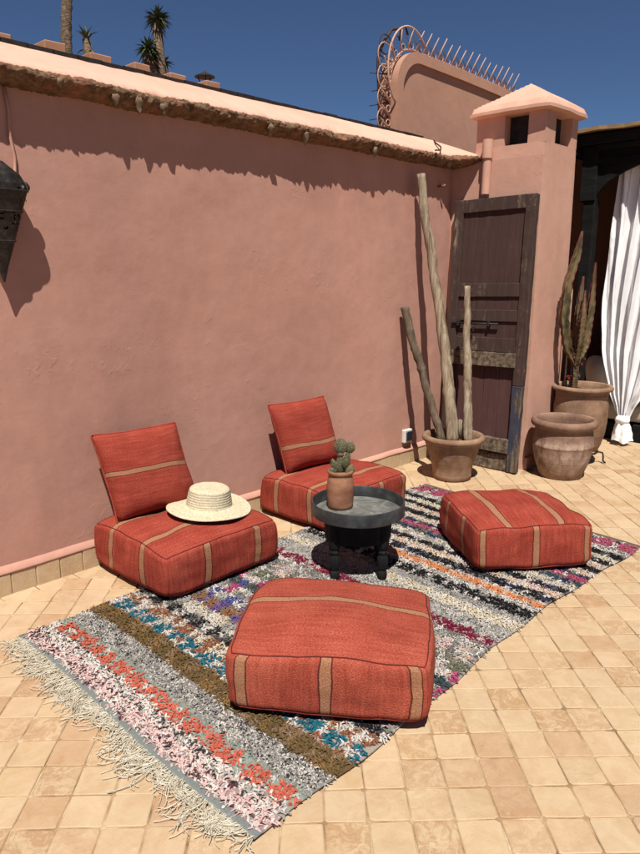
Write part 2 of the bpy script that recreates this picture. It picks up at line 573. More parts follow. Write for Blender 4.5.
ca, sa = math.cos(TA), math.sin(TA)
def t2w(u, v):
    return (TORG[0] + u * ca - v * sa, TORG[1] + u * sa + v * ca)
CX, CY, CZ = 0, -3.377, 1.6
_th = R(12.82); _A = R(43.65)
fwv = Vector((math.cos(_A) * math.cos(_th), math.sin(_A) * math.cos(_th), -math.sin(_th)))
rtv = Vector((math.sin(_A), -math.cos(_A), 0))
def in_view(x, y):
    d = Vector((x - CX, y - CY, -CZ))
    z = d.dot(fwv)
    if z < .2:
        return None
    u = d.dot(rtv) / z
    w = -(d.dot(rtv.cross(fwv))) / z
    if abs(u) > .464 or abs(w) > .62:
        return None
    return 1.0 / (z * z)
def tile_geo(i, j):
    rr = random.Random(i * 7919 + j * 104729)
    g = .0022
    z = rr.uniform(-.0012, .0012)
    tx, ty = rr.uniform(-.012, .012), rr.uniform(-.012, .012)
    cs = []
    for (a, b) in ((0, 0), (1, 0), (1, 1), (0, 1)):
        cs.append((a * PITCH + (g if a == 0 else -g) + rr.uniform(-.0022, .0022), b * PITCH + (g if b == 0 else -g) + rr.uniform(-.0022, .0022)))
    ring = []
    for q in range(4):                     # three points a side, chipped corners
        (ax, ay), (bx, by) = cs[q], cs[(q + 1) % 4]
        e = rr.uniform(.02, .10)
        f_ = rr.uniform(.90, .98)
        for t in (e, rr.uniform(.35, .65), f_):
            k = rr.uniform(-.0012, .0012)
            px, py = ax + (bx - ax) * t, ay + (by - ay) * t
            px += k * (-(by - ay)) / PITCH
            py += k * (bx - ax) / PITCH
            ring.append((px, py))
    cxm, cym = PITCH / 2, PITCH / 2
    top, rim = [], []
    for (px, py) in ring:
        zz = z + tx * (px - cxm) + ty * (py - cym)
        top.append((cxm + (px - cxm) * .955, cym + (py - cym) * .955, zz))
        rim.append((px, py, zz - .0022))
    bot = [(px, py, -.012) for (px, py) in ring]
    n = len(ring)
    vs_ = top + rim + bot
    fs = [tuple(range(n))]
    for q in range(n):
        w = (q + 1) % n
        fs.append((q, n + q, n + w, w))
        fs.append((n + q, 2 * n + q, 2 * n + w, n + w))
    out = []
    for (px, py, zz) in vs_:
        wx, wy = t2w(i * PITCH + px, j * PITCH + py)
        out.append((wx, wy, zz))
    return out, fs
cells = []
for i in range(-60, 60):
    for j in range(-60, 60):
        x, y = t2w((i + .5) * PITCH, (j + .5) * PITCH)
        if y > -.125 or y < -6 or x < -2.2 or x > 8.9:
            continue
        if 5.02 < x < 5.78 and y > -.88:
            continue
        if x > 5.78 and y > -.10:
            continue
        d = in_view(x, y)
        hidden = (1.2 < x < 4.05 and -1.98 < y < -.58) or (math.hypot(x - 2.1, y + .36) < .4) or (math.hypot(x - 3.3, y + .36) < .4)
        cells.append((-(d or 0) if not hidden else 0.0, i, j, x, y))
cells.sort()
tm = MB()
for n_, (d, i, j, x, y) in enumerate(cells):
    vs_, fs = tile_geo(i, j)
    if n_ < 300:
        me = bpy.data.meshes.new('tile')
        me.from_pydata(vs_, [], fs)
        me.materials.append(M['tile'])
        link('tile', me, floor)
    else:
        tm.add(vs_, fs)
# cut tiles along the wall foot
me = bpy.data.meshes.new('tile_field')
me.from_pydata(tm.v, [], tm.f)
me.materials.append(M['tile'])
tag(link('tile_field', me, floor), kind='stuff')
ct = MB()
xx = -2.2
while xx < 5.0:                              # narrow cut pieces between the diagonal tiles and the skirting
    L = random.uniform(.16, .21)
    ct.add(*[[(xx + .003, -.155, -.0016), (xx + L - .003, -.155, -.0016), (xx + L - .003, -.02, -.0016), (xx + .003, -.02, -.0016)], [(0, 1, 2, 3)]])
    xx += L
me = bpy.data.meshes.new('cut_tiles')
me.from_pydata(ct.v, [], ct.f)
me.materials.append(M['tile'])
tag(link('cut_tiles', me, floor), kind='stuff')

# ------------------------------------------------------------------ long courtyard wall
WX0, WX1 = -3.0, 5.15
wall = thing('courtyard_wall', 'long pink plastered courtyard wall with crumbling coping along its top', 'wall', (1, 0, 0))
wall_off = Vector((1, 0, 0))
def wbuild(mb, name, mat, smooth=False, parent=None):
    mb.v = [(p[0] - 1, p[1], p[2]) for p in mb.v]
    return mb.build(name, mat, parent or wall, smooth)
w = MB()
nx, nz = 272, 84
for j in range(nz + 1):
    for i in range(nx + 1):
        x = WX0 + (WX1 - WX0) * i / nx
        z = 2.44 * j / nz
        d = .006 * noise.noise((x * .9, 3.1, z * 1.1)) + .0035 * noise.noise((x * 3.2, 7.7, z * 3.6)) + .0012 * fbm(x * 11, 1.7, z * 11, 3)
        w.v.append((x, d, z))
for j in range(nz):
    for i in range(nx):
        a = j * (nx + 1) + i
        w.f.append((a, a + 1, a + nx + 2, a + nx + 1))
o_ = len(w.v)
w.add([(WX0, .3, 0), (WX1, .3, 0), (WX1, .3, 2.44), (WX0, .3, 2.44)], [(0, 1, 2, 3)])
w.add([(WX0, -.0, 0), (WX0, .3, 0), (WX0, .3, 2.44), (WX0, 0, 2.44)], [(0, 1, 2, 3)])
wbuild(w, 'plaster_face', M['wall'], True)

# rough band under the coping and the coping itself, swept along x with a ragged profile
def fronty(x):
    """how far the coping's front edge stands out; it turns the corner by the chimney"""
    y = -.112 + .010 * noise.noise((x * 2.3, .3, 5)) + .005 * noise.noise((x * 9, 2.3, 5))
    if x > 4.85:
        t = min(1, (x - 4.85) / .28)
        y -= .17 * t * t * (3 - 2 * t)
    return y
rb = MB()
N = 1150
XE = 5.165
prof_n = 21
for i in range(N + 1):
    x = WX0 + (XE - WX0) * i / N
    fy = fronty(x)
    bite = max(0, noise.noise((x * 5.1, 9, 2)) - .12) * .05
    zb = 2.412 + .008 * noise.noise((x * 3, 0, 1))
    ctrl = [(.02, zb - .004), (fy * .45, zb + .004), (fy * .80, zb + .022), (fy * .96 + bite * .3, zb + .036), (fy * 1.0 + bite * .6, zb + .048), (fy * .99 + bite, zb + .062), (fy * .88 + bite, zb + .076), (.02, zb + .084)]
    for q in range(prof_n):
        t = q / (prof_n - 1) * (len(ctrl) - 1)
        a = min(int(t), len(ctrl) - 2)
        f_ = t - a
        y = ctrl[a][0] * (1 - f_) + ctrl[a + 1][0] * f_
        z = ctrl[a][1] * (1 - f_) + ctrl[a + 1][1] * f_
        k = 1.0 if 0 < q < prof_n - 1 else 0
        vo = noise.voronoi((x * 15, y * 22, z * 26))[0]
        chunk = (vo[1] - vo[0]) - .35
        dx = noise.noise_vector((x * 30, y * 30, z * 30)) * .007 * k + noise.noise_vector((x * 75, y * 75, z * 75)) * .007 * k
        rb.v.append((x + dx.x * .5, y + dx.y - chunk * .012 * k, z + dx.z - (chunk * .006 * k if q < 6 else 0)))
for i in range(N):
    for q in range(prof_n - 1):
        a = i * prof_n + q
        rb.f.append((a, a + prof_n, a + prof_n + 1, a + 1))
wbuild(rb, 'rubble_band', M['rubble'], True)
cp = MB()
cn = 12
for i in range(N + 1):
    x = WX0 + (XE + .02 - WX0) * i / N
    fy = fronty(x)
    bite = max(0, noise.noise((x * 5.1, 9, 2)) - .08) * .10 + .010 * noise.noise((x * 21, 4, 4)) + .006 * noise.noise((x * 50, 4, 4))
    back = .30
    e = fy + .004 + bite
    for q in range(cn):
        t = q / (cn - 1)
        if q == 0:
            y, z = e + .03, 2.458
        elif q == 1:
            y, z = e, 2.468 + .006 * noise.noise((x * 14, 2, 9))
        else:
            tt = (q - 1) / (cn - 2)
            y = e + .012 + (back - e) * tt
            z = 2.488 + .202 * (y - fy) / (back - fy) + .006 * noise.noise((x * 1.7, y * 6, 2)) + .003 * noise.noise((x * 12, y * 12, 8))
        cp.v.append((x, y, z))
for i in range(N):
    for q in range(cn - 1):
        a = i * cn + q
        cp.f.append((a, a + cn, a + cn + 1, a + 1))
wbuild(cp, 'coping', M['coping'], True)
mb_ = MB()
for i in range(0, 60):
    xa = WX0 + i * 8.1 / 60
    xb = xa + 8.1 / 60
    dz = .004 * noise.noise((i * .7, 1, 1))
    mb_.box((xa, .285, 2.60), (xb + .004, .318, 2.703 + dz + random.uniform(-.002, .002)))
wbuild(mb_, 'membrane_edge', M['membrane'])
for (x, z, h) in ((1.973, 2.386, .032), (2.107, 2.38, .045), (2.254, 2.385, .04), (3.012, 2.386, .036), (3.312, 2.382, .042), (3.999, 2.378, .04), (1.686, 2.42, .025), (.62, 2.385, .04), (.2, 2.387, .03), (4.93, 2.39, .03), (-.4, 2.385, .04)):
    d = MB()
    d.lathe([(.002, -h * .75), (.010, -h * .3), (.017, h * .15), (.026, h * .7), (.018, h * 1.2)], 8, (x, -.092, z + .022))
    d.displace(.016, 38, (x, 0, 0))
    wbuild(d, 'mortar_drip', M['mortar_tip'], True)
# skirting: plaster ledge above, single tiles below
lg = MB()
n = 260
for i in range(n + 1):
    x = WX0 + (5.10 - WX0) * i / n
    a = .004 * noise.noise((x * 4, 2, 2))
    for (y, z) in ((.01, .152 + a), (-.004, .148 + a), (-.026 + a, .122 + a), (-.028 + a, .112), (-.01, .105)):
        lg.v.append((x, y, z))
for i in range(n):
    for q in range(4):
        a = i * 5 + q
        lg.f.append((a, a + 5, a + 6, a + 1))
wbuild(lg, 'skirting_ledge', M['ledge'], True)
x = -2.87
while x < 5.0:
    t = MB()
    t.box((x + .002, -.024 + random.uniform(-.0015, .0015), -.006), (x + .127, -.002, .111 + random.uniform(-.002, .002)), .003, .0008)
    wbuild(t, 'skirting_tile', M['skirt_tile'])
    x += .129
sg = MB()
sg.box((WX0, -.019, -.01), (5.08, .0, .106))
wbuild(sg, 'skirting_bed', M['grout'])

# small hook stuck into the wall near the corner
hk = MB()
hk.tube([(0, .02, 0), (0, -.03, .004), (0.004, -.055, .0), (.006, -.06, .016)], .009, 8, True, .12)
tag(hk.build('wall_hook', M['mortar_tip'], None, True, (4.93, 0, 2.26)), 'small pale stub hook in the shadowed wall beside the tallest pole', 'hook')

# ------------------------------------------------------------------ chimney tower
tower = thing('chimney_tower', 'pink plastered square chimney tower with slots and a low hipped cap', 'chimney', (5.42, -.4, 0))
def tb(mb, name, mat, smooth=False):
    mb.v = [(p[0] - 5.42, p[1] + .4, p[2]) for p in mb.v]
    return mb.build(name, mat, tower, smooth)
def soft_prism(corners_low, corners_high, z0, z1, nz_=14, ns=10, amp=.004, cap=True):
    """four-sided shaft with lumpy faces and slightly rounded arrises"""
    mb = MB()
    def perim(cs):
        pts = []
        for q in range(4):
            a = Vector(cs[q]); b = Vector(cs[(q + 1) % 4])
            for t in range(ns):
                f_ = t / ns
                pts.append(a.lerp(b, f_))
        # round the corner points a little
        c = sum((Vector(p) for p in cs), Vector((0, 0))) / 4
        for q in range(4):
            pts[q * ns] = pts[q * ns].lerp(c, .012)
        return pts
    pl, ph = perim(corners_low), perim(corners_high)
    m = len(pl)
    for j in range(nz_ + 1):
        t = j / nz_
        z = z0 + (z1 - z0) * t
        for p, q in zip(pl, ph):
            r = p.lerp(q, t)
            d = noise.noise_vector((r.x * 4, r.y * 4, z * 3)) * amp
            mb.v.append((r.x + d.x, r.y + d.y, z))
    for j in range(nz_):
        for i in range(m):
            a = j * m + i
            b = j * m + (i + 1) % m
            mb.f.append((a, b, b + m, a + m))
    if cap:
        mb.f.append(tuple(range(nz_ * m, nz_ * m + m)))
        mb.f.append(tuple(range(m))[::-1])
    return mb
tb(soft_prism([(5.105, .18), (5.105, -.82), (5.70, -.82), (5.70, .18)], [(5.135, .18), (5.135, -.80), (5.695, -.80), (5.695, .18)], -.01, 2.45, 22, 12), 'shaft', M['tower'], 50)
tb(soft_prism([(5.137, -.20), (5.137, -.799), (5.694, -.799), (5.694, -.20)], [(5.145, -.20), (5.145, -.797), (5.692, -.797), (5.692, -.20)], 2.44, 2.545, 4, 10, .003), 'collar', M['tower'], 50)
def pier(xa, xb, ya, yb, fl_=0.0):
    return soft_prism([(xa, yb), (xa, ya), (xb, ya), (xb, yb)], [(xa, yb + fl_), (xa, ya), (xb, ya), (xb, yb + fl_)], 2.54, 2.80, 5, 4, .004)
tb(pier(5.146, 5.305, -.796, -.648), 'pier', M['tower'], 50)
tb(pier(5.585, 5.691, -.796, -.648), 'pier', M['tower'], 50)
tb(pier(5.146, 5.30, -.452, -.205), 'pier', M['tower'], 50)
tb(pier(5.585, 5.691, -.452, -.205), 'pier', M['tower'], 50)
fq = MB(); fq.box((5.235, -.70, 2.50), (5.60, -.44, 2.785)); tb(fq, 'flue_or_shade_box', M['membrane'])  # solid black box added to stand for the shade inside the slots
# cap: thick slab with rounded edge, hipped top
cpv = MB()
ng = 26
cxm, cym, hx, hy = 5.415, -.505, .335, .348
for side in (1, -1):
    base = len(cpv.v)
    for j in range(ng + 1):
        for i in range(ng + 1):
            a, b = i / ng * 2 - 1, j / ng * 2 - 1
            m_ = max(abs(a), abs(b))
            rx = cxm + a * hx * (1 - .02 * abs(b) ** 6)
            ry = cym + b * hy * (1 - .02 * abs(a) ** 6)
            if side == 1:
                z = 2.828 + .205 * (1 - m_)
                if m_ > .985:
                    z = 2.80
            else:
                z = 2.765 + (.012 if m_ > .985 else 0)
            d = noise.noise_vector((rx * 5, ry * 5, z * 5)) * .007
            cpv.v.append((rx + d.x, ry + d.y, z + d.z))
    for j in range(ng):
        for i in range(ng):
            a = base + j * (ng + 1) + i
            cpv.f.append((a, a + 1, a + ng + 2, a + ng + 1))
rim_t = [j * (ng + 1) + i for (i, j) in [(i, 0) for i in range(ng)] + [(ng, j) for j in range(ng)] + [(ng - i, ng) for i in range(ng)] + [(0, ng - j) for j in range(ng)]]
off = (ng + 1) ** 2
for q in range(len(rim_t)):
    a, b = rim_t[q], rim_t[(q + 1) % len(rim_t)]
    cpv.f.append((a, b, b + off, a + off))
tb(cpv, 'cap', M['captop'], 28)
# drain pipe on the tower face
pp = thing('drain_pipe', 'pink painted drain pipe against the chimney tower above the old door', 'pipe', (5.095, -.335, 0))
p = MB(); p.tube([(.006, 0, 2.19), (.008, .0, 2.3), (.012, .0, 2.50)], .034, 16)
p.build('pipe', M['tower'], pp, 60)
p = MB(); p.tube([(.008, 0, 2.46), (.012, 0, 2.60)], .042, 16)
p.build('collar', M['tower'], pp, 60)
# floor edge of the tower
sk2 = MB()
for q in range(5):
    a = 5.11 + q * .118
    sk2.v = []; sk2.f = []
    sk2.box((a, -.842, -.006), (a + .114, -.815, .10), .003, .001)
    sk2.v = [(p_[0] - 5.42, p_[1] + .4, p_[2]) for p_ in sk2.v]
    sk2.build('skirting_tile', M['ledge'], tower)

# ------------------------------------------------------------------ gable wall with spikes, roofs behind
gable = thing('gable_wall', 'tall rounded plaster gable panel rising behind the coping beside the chimney', 'wall', (6.2, .7, 2.3))
def gl(mb):
    mb.v = [(p[0] - 6.2, p[1] - .7, p[2] - 2.3) for p in mb.v]
    return mb
def gable_outline(inset):
    xl, zt, xr, rad = 5.14 + inset, 3.475 - inset, 7.16 - inset, max(.05, .30 - inset * .6)
    pts = [(xl, 2.3)]
    for q in range(13):
        a = math.pi - q / 12 * math.pi / 2
        pts.append((xl + rad + rad * math.cos(a), zt - rad + rad * math.sin(a)))
    pts += [(6.2, zt - .012), (6.8, zt - .03), (xr, zt - .04), (xr, 2.3)]
    return pts
g1 = MB(); g1.prism(gable_outline(.01), .628, .80)
gl(g1).build('panel', M['gable'], gable)
oo, oi = gable_outline(0), gable_outline(.085)
g2 = MB()
m = len(oo)
for (ya, pts) in ((.60, oo), (.60, oi), (.63, oi), (.805, oo)):
    g2.v += [(x, ya + .002 * noise.noise((x * 8, 1, z * 8)), z) for x, z in pts]
for i in range(m - 1):
    g2.f += [(i, i + 1, m + i + 1, m + i), (m + i, m + i + 1, 2 * m + i + 1, 2 * m + i), (i, 3 * m + i, 3 * m + i + 1, i + 1)]
gl(g2).build('border', M['gable'], gable, 40)
# spike guard
sg_ = thing('spike_guard', 'curved metal guard of slanting security spikes along the gable top', 'spikes', (6.2, .7, 3.4))
def sgb(mb, name, mat):
    mb.v = [(p[0] - 6.2, p[1] - .7, p[2] - 3.4) for p in mb.v]
    return mb.build(name, mat, sg_, True)
rail_pts = gable_outline(-.028)[1:-1]
rail_pts[0] = (rail_pts[0][0], 2.75)
pl = [Vector((x, .66, z)) for x, z in rail_pts]
r_ = MB(); r_.tube(pl, .008, 6)
sgb(r_, 'rail', M['spike'])
def along(pl, st):
    out = []
    acc = 0.0
    nxt = st * .4
    for a, b in zip(pl, pl[1:]):
        L = (b - a).length
        while nxt <= acc + L:
            t = (nxt - acc) / L
            out.append((a.lerp(b, t), (b - a).normalized()))
            nxt += st
        acc += L
    return out
for q, (p_, t_) in enumerate(along(pl, .115)):
    nrm = Vector((-t_.z, 0, t_.x))
    if nrm.z < -.1:
        nrm = -nrm
    d1 = (nrm * .85 + t_ * .30 + Vector((0, -.25, 0))).normalized()
    d2 = (nrm * .85 - t_ * .22 + Vector((0, .35, 0))).normalized()
    L = random.uniform(.17, .21)
    a = MB(); a.tube([p_ - d1 * .01, p_ + d1 * L * .5 + nrm * .004, p_ + d1 * L], [.0075, .007, .004], 5)
    sgb(a, 'spike', M['spike'])
    a = MB(); a.tube([p_ + Vector((0, .02, 0)), p_ + d2 * L * .95 + Vector((0, .02, 0))], [.006, .004], 5)
    sgb(a, 'spike', M['wire'])
    cl = []
    for k in range(13):
        an = k / 12 * 2 * math.pi
        cl.append(p_ + nrm * (.026 + .026 * math.cos(an)) + t_ * (.058 + .026 * math.sin(an)) + Vector((0, -.005, 0)))
    a = MB(); a.tube(cl, .005, 5, False)
    sgb(a, 'scroll', M['spike'])
hoop = MB()
hp = []
for k in range(25):
    an = math.pi * 1.28 - k / 24 * math.pi * 1.05
    hp.append((5.33 + .30 * math.cos(an), .62, 3.30 + .36 * math.sin(an)))
hoop.tube(hp, .009, 6)
sgb(hoop, 'hoop', M['spike'])
hoop = MB()
hp = [(5.00 + .02 * math.sin(z * 5), .70, z) for z in np.linspace(2.72, 3.35, 8)] + [(5.06, .70, 3.50), (5.17, .70, 3.62), (5.30, .70, 3.66)]
hoop.tube(hp, .012, 6)
sgb(hoop, 'hoop', M['wire'])
for k in range(9):
    zc = 2.80 + k * .085
    rc = random.uniform(.05, .085)
    cl = [(5.08 + rc * math.cos(a) - .02, .66 + .03 * math.sin(a * .5), zc + rc * 1.2 * math.sin(a)) for a in np.linspace(.4, 5.6, 18)]
    a_ = MB(); a_.tube(cl, .0055, 5, False)
    sgb(a_, 'scroll', M['spike'] if k % 2 else M['wire'])
hoop = MB()
hoop.tube([(5.28, .70, 3.56), (5.30, .70, 3.66), (5.36, .70, 3.69), (5.40, .70, 3.63)], .010, 6)
sgb(hoop, 'hoop', M['wire'])

roof = MB()
roof.box((-4, .31, 2.25), (14, 12, 2.35))
tag(roof.build('roof', M['roof']), kind='structure')
par = thing('roof_parapet', 'low crenellated roof parapet with block merlons behind the courtyard wall', 'parapet', (3.5, 2.1, 2.35))
pb = MB(); pb.box((-4.5, -.10, .0), (3.4, .10, .72), .01)
M['clay'] = plaster('clay_render', s(186, 138, 108), s(166, 118, 90), s(200, 152, 122), .5)
pb.build('parapet_body', M['clay'], par)
for k, xm in enumerate((-1.70, -1.25, -.84, -.47, -.08, .27, .65)):
    b_ = MB()
    hgt = .912 + random.uniform(-.014, .014)
    b_.box((xm, -.105, .715), (xm + .17 + random.uniform(-.01, .015), .105, hgt), .008, .006)
    b_.build('merlon', M['clay'], par)
# metal vent on the roof
vt = thing('roof_vent', 'small dark metal cowl vent poking up behind the coping', 'vent', (4.915, 3.0, 2.35))
v_ = MB(); v_.tube([(0, 0, 0), (0, 0, 1.20)], .035, 12); v_.build('flue_or_shade_box', M['iron'], vt, True)
v_ = MB(); v_.lathe([(.11, 1.245), (.10, 1.255), (.02, 1.29), (.012, 1.31)], 20); v_.build('cowl', M['iron'], vt, 40)
for k in range(3):
    a = k * 2.09
    v_ = MB(); v_.tube([(.033 * math.cos(a), .033 * math.sin(a), 1.15), (.08 * math.cos(a), .08 * math.sin(a), 1.25)], .006, 5); v_.build('strut', M['iron'], vt)

def rosette(mb, c, n_, L, w, zmin=-.5, zmax=1.0):
    for k in range(n_):
        az = random.uniform(0, 2 * math.pi)
        el = math.asin(random.uniform(zmin, zmax))
        d = Vector((math.cos(az) * math.cos(el), math.sin(az) * math.cos(el), math.sin(el)))
        sd = d.cross(Vector((0, 0, 1)))
        if sd.length < .01:
            sd = Vector((1, 0, 0))
        sd.normalize()
        nn = sd.cross(d)
        l = L * random.uniform(.75, 1.1)
        c = Vector(c)
        p = [c, c + d * l * .5 + nn * .01, c + d * l - Vector((0, 0, l * .14))]
        mb.add([p[0] - sd * w * .7, p[0] + sd * w * .7, p[1] - sd * w + nn * .006, p[1] + sd * w + nn * .006, p[1] - nn * w * .4, p[2]],
               [(0, 4, 2), (0, 1, 4), (1, 3, 4), (2, 4, 5), (4, 3, 5)])
def yucca(loc, heads, trunks, label, zmin_=-.5):
    t = thing('yucca_tree', label, 'tree', loc)
    tk = MB()
    for (pts, r0, r1) in trunks:
        n_ = len(pts)
        tk.tube(pts, [r0 + (r1 - r0) * i / (n_ - 1) for i in range(n_)], 9, True, .15)
    tk.build('trunk', M['bark'], t, True)
    for (c, L, n_) in heads:
        h = MB()
        rosette(h, c, n_, L, .018, zmin_)
        h.build('crown', M['leaf'], t)
        h = MB()
        rosette(h, (c[0], c[1], c[2] - .10), n_ // 3, L * .7, .018, -.95, -.4)
        h.build('dead_leaves', M['leaf_dry'], t)
zr = 2.35
yucca((6.42, 6, zr), [((-.02, 0, 2.80), .23, 120), ((-.20, 0, 2.36), .23, 100), ((.09, .05, 2.24), .17, 50)],
      [([(0, 0, 0), (.0, 0, 1.0), (-.01, 0, 2.0), (-.02, 0, 2.74)], .12, .065), ([(-.03, 0, 1.4), (-.13, 0, 2.0), (-.19, 0, 2.34)], .08, .06), ([(.03, .03, 1.4), (.09, .05, 2.0), (.10, .05, 2.28)], .08, .06)],
      'two headed yucca tree with spiky rosettes on the roof behind')
yucca((5.25, 6, zr), [((.0, 0, 2.28), .24, 12)], [([(0, 0, 0), (.03, 0, 1.0), (.02, 0, 2.05), (0, 0, 2.3)], .09, .055)],
      'short stubby yucca stump with few upright leaves beside the palm trunk', .55)
pt = thing('palm_tree', 'tall curved palm trunk running out of the top of the picture', 'tree', (5.75, 7, zr))
tk = MB()
pts = []
rads = []
for k in range(90):
    z = k * .065
    pts.append((-.09 - .16 * math.exp(-((z - 2.5) / 1.1) ** 2) + .03 * (z - 3), 0, z))
    rads.append((.074 if k % 2 else .088) * (1 - .02 * z))
tk.tube(pts, rads, 12, True, .05)
tk.build('trunk', M['bark'], pt, True)
cr = MB()
for k in range(26):
    az = k * 2.4
    el = random.uniform(-.3, 1.1)
    c = Vector(pts[-1])
    d = Vector((math.cos(az), math.sin(az), 0))
    prev = c
    for q in range(1, 15):
        t = q / 14
        p_ = c + d * 1.7 * t * math.cos(el * (1 - t)) + Vector((0, 0, 1.3 * t * math.sin(el) - 1.1 * t * t))
        sd = Vector((-d.y, d.x, 0))
        for sgn in (-1, 1):
            tip = p_ + sd * sgn * .38 * (1 - t * .7) + d * .18 - Vector((0, 0, .12))
            cr.add([p_, p_ + d * .035, tip], [(0, 1, 2)])
        cr.tube([prev, p_], .012, 4, False)
        prev = p_
cr.build('crown', M['leaf'], pt)

# ------------------------------------------------------------------ pavilion with arch
pav = thing('timber_pavilion', 'black timber pavilion with a curved arch and shaded seating inside', 'pavilion', (6.35, -1.6, 0))
def pvb(mb, name, mat, smooth=False, parent=None):
    mb.v = [(p[0] - 6.35, p[1] + 1.6, p[2]) for p in mb.v]
    return mb.build(name, mat, parent or pav, smooth)
for y in (-.645, -2.62):
    p_ = MB(); p_.box((6.36, y - .055, 0), (6.47, y + .055, 2.21), .008)
    pvb(p_, 'post', M['black_wood'])
# arch spandrel in plane x = 6.38: outline in y,z
for (sgn, yc, y_edge) in ((1, -1.63, -.56), (-1, -1.63, -2.70)):
    half = .93
    pts = [(y_edge, 2.20), (yc + sgn * half, 2.20)]
    for k in range(1, 19):
        a = k / 18 * math.pi / 2
        pts.append((yc + sgn * half * math.cos(a), 2.20 + .36 * math.sin(a)))
    pts += [(yc, 2.66), (y_edge, 2.66)]
    ar = MB()
    n_ = len(pts)
    for xq in (6.375, 6.42):
        ar.v += [(xq, y, z) for y, z in pts]
    ar.f = [tuple(range(n_)), tuple(range(n_, 2 * n_))[::-1]] + [(i, i + n_, (i + 1) % n_ + n_, (i + 1) % n_) for i in range(n_)]
    pvb(ar, 'arch_board', M['black_wood'])
b_ = MB(); b_.box((6.355, -2.72, 2.50), (6.374, -.70, 2.56), .004); pvb(b_, 'fascia_rail', M['black_wood'])
b_ = MB(); b_.box((6.325, -2.72, 2.625), (6.374, -.68, 2.67), .005); pvb(b_, 'fascia_rail', M['black_wood'])
b_ = MB(); b_.box((6.30, -2.75, 2.673), (6.50, -.53, 2.76), .006); pvb(b_, 'head_beam', M['black_wood'])
b_ = MB(); b_.box((6.345, -.70, 2.205), (6.372, -.56, 2.67), .004); pvb(b_, 'corner_board', M['black_wood'])
b_ = MB()
nx_, ny_ = 6, 40
for j in range(ny_ + 1):
    for i in range(nx_ + 1):
        y = -.05 - 2.75 * j / ny_
        x = 6.24 + 2.6 * i / nx_
        b_.v.append((x + .015 * noise.noise((y * 9, 2, 2)), y, 2.772 + .015 * noise.noise((x * 3, y * 5, 1)) + .02 * (x - 6.24)))
for j in range(ny_):
    for i in range(nx_):
        a = j * (nx_ + 1) + i
        b_.f.append((a, a + 1, a + nx_ + 2, a + nx_ + 1))
o_ = pvb(b_, 'reed_roof', M['reed'])
md = o_.modifiers.new('thick', 'SOLIDIFY'); md.thickness = .03; md.offset = 1
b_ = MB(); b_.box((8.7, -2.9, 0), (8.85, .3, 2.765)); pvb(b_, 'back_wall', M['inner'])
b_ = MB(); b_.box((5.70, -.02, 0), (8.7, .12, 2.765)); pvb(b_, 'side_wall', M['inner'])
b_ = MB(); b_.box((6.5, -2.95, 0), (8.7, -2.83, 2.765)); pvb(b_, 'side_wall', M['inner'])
b_ = MB(); b_.box((6.30, -.53, 2.60), (6.42, -.03, 2.765)); pvb(b_, 'roof_edge_beam', M['black_wood'])
b_ = MB(); b_.box((6.51, -2.82, 2.735), (8.69, -.03, 2.765)); pvb(b_, 'ceiling', M['black_wood'])
# daybed inside
db = thing('daybed', 'low black daybed with cream mattress behind the white curtain', 'daybed', (7.1, -1.6, 0))
b_ = MB(); b_.box((-.44, -1.15, 0), (1.3, 1.12, .17), .01); b_.build('base', M['black_wood'], db)
def softbox(hx, hy, hz, n_=12, e=7, bulge=.05):
    mb = MB()
    idx = {}
    for ax in range(3):
        for sg in (-1, 1):
            for i in range(n_ + 1):
                for j in range(n_ + 1):
                    a, b = i / n_ * 2 - 1, j / n_ * 2 - 1
                    q = [0, 0, 0]
                    q[ax] = sg; q[(ax + 1) % 3] = a; q[(ax + 2) % 3] = b
                    key = tuple(round(t * n_) for t in q)
                    if key not in idx:
                        nr = sum(abs(t) ** e for t in q) ** (1 / e)
                        p_ = [t / nr for t in q]
                        k = 1 + bulge * (1 - q[2] ** 2)
                        mb.v.append((p_[0] * hx * k, p_[1] * hy * k, p_[2] * hz))
                        idx[key] = len(mb.v) - 1
            for i in range(n_):
                for j in range(n_):
                    ks = []
                    for (di, dj) in ((0, 0), (1, 0), (1, 1), (0, 1)):
                        q = [0, 0, 0]
                        q[ax] = sg; q[(ax + 1) % 3] = (i + di) / n_ * 2 - 1; q[(ax + 2) % 3] = (j + dj) / n_ * 2 - 1
                        ks.append(idx[tuple(round(t * n_) for t in q)])
                    mb.f.append(tuple(ks) if sg > 0 else tuple(ks[::-1]))
    return mb
mt = softbox(.86, 1.12, .10, 10, 9, .01); mt.displace(.01, 3); mt.build('mattress', M['mattress'], db, True, (.44, -.01, .272))
pw = thing('scatter_pillow', 'plump white pillow behind the tall succulent', 'pillow', (6.95, -.60, .55))
q_ = softbox(.24, .10, .20, 10, 3.2, .0); q_.displace(.02, 5); q_.build('pillow_case', M['pillow'], pw, True)
pw.rotation_euler = (R(-10), 0, R(35)); pw.location = (6.86, -.68, .555)
pw2 = thing('back_cushion', 'dark grey cushion in the shade at the back of the daybed', 'cushion', (7.55, -1.0, .62), (0, R(-12), R(90)))
q_ = softbox(.5, .12, .25, 10, 4, .0); q_.displace(.02, 4); q_.build('cushion_case', M['greycloth'], pw2, True)

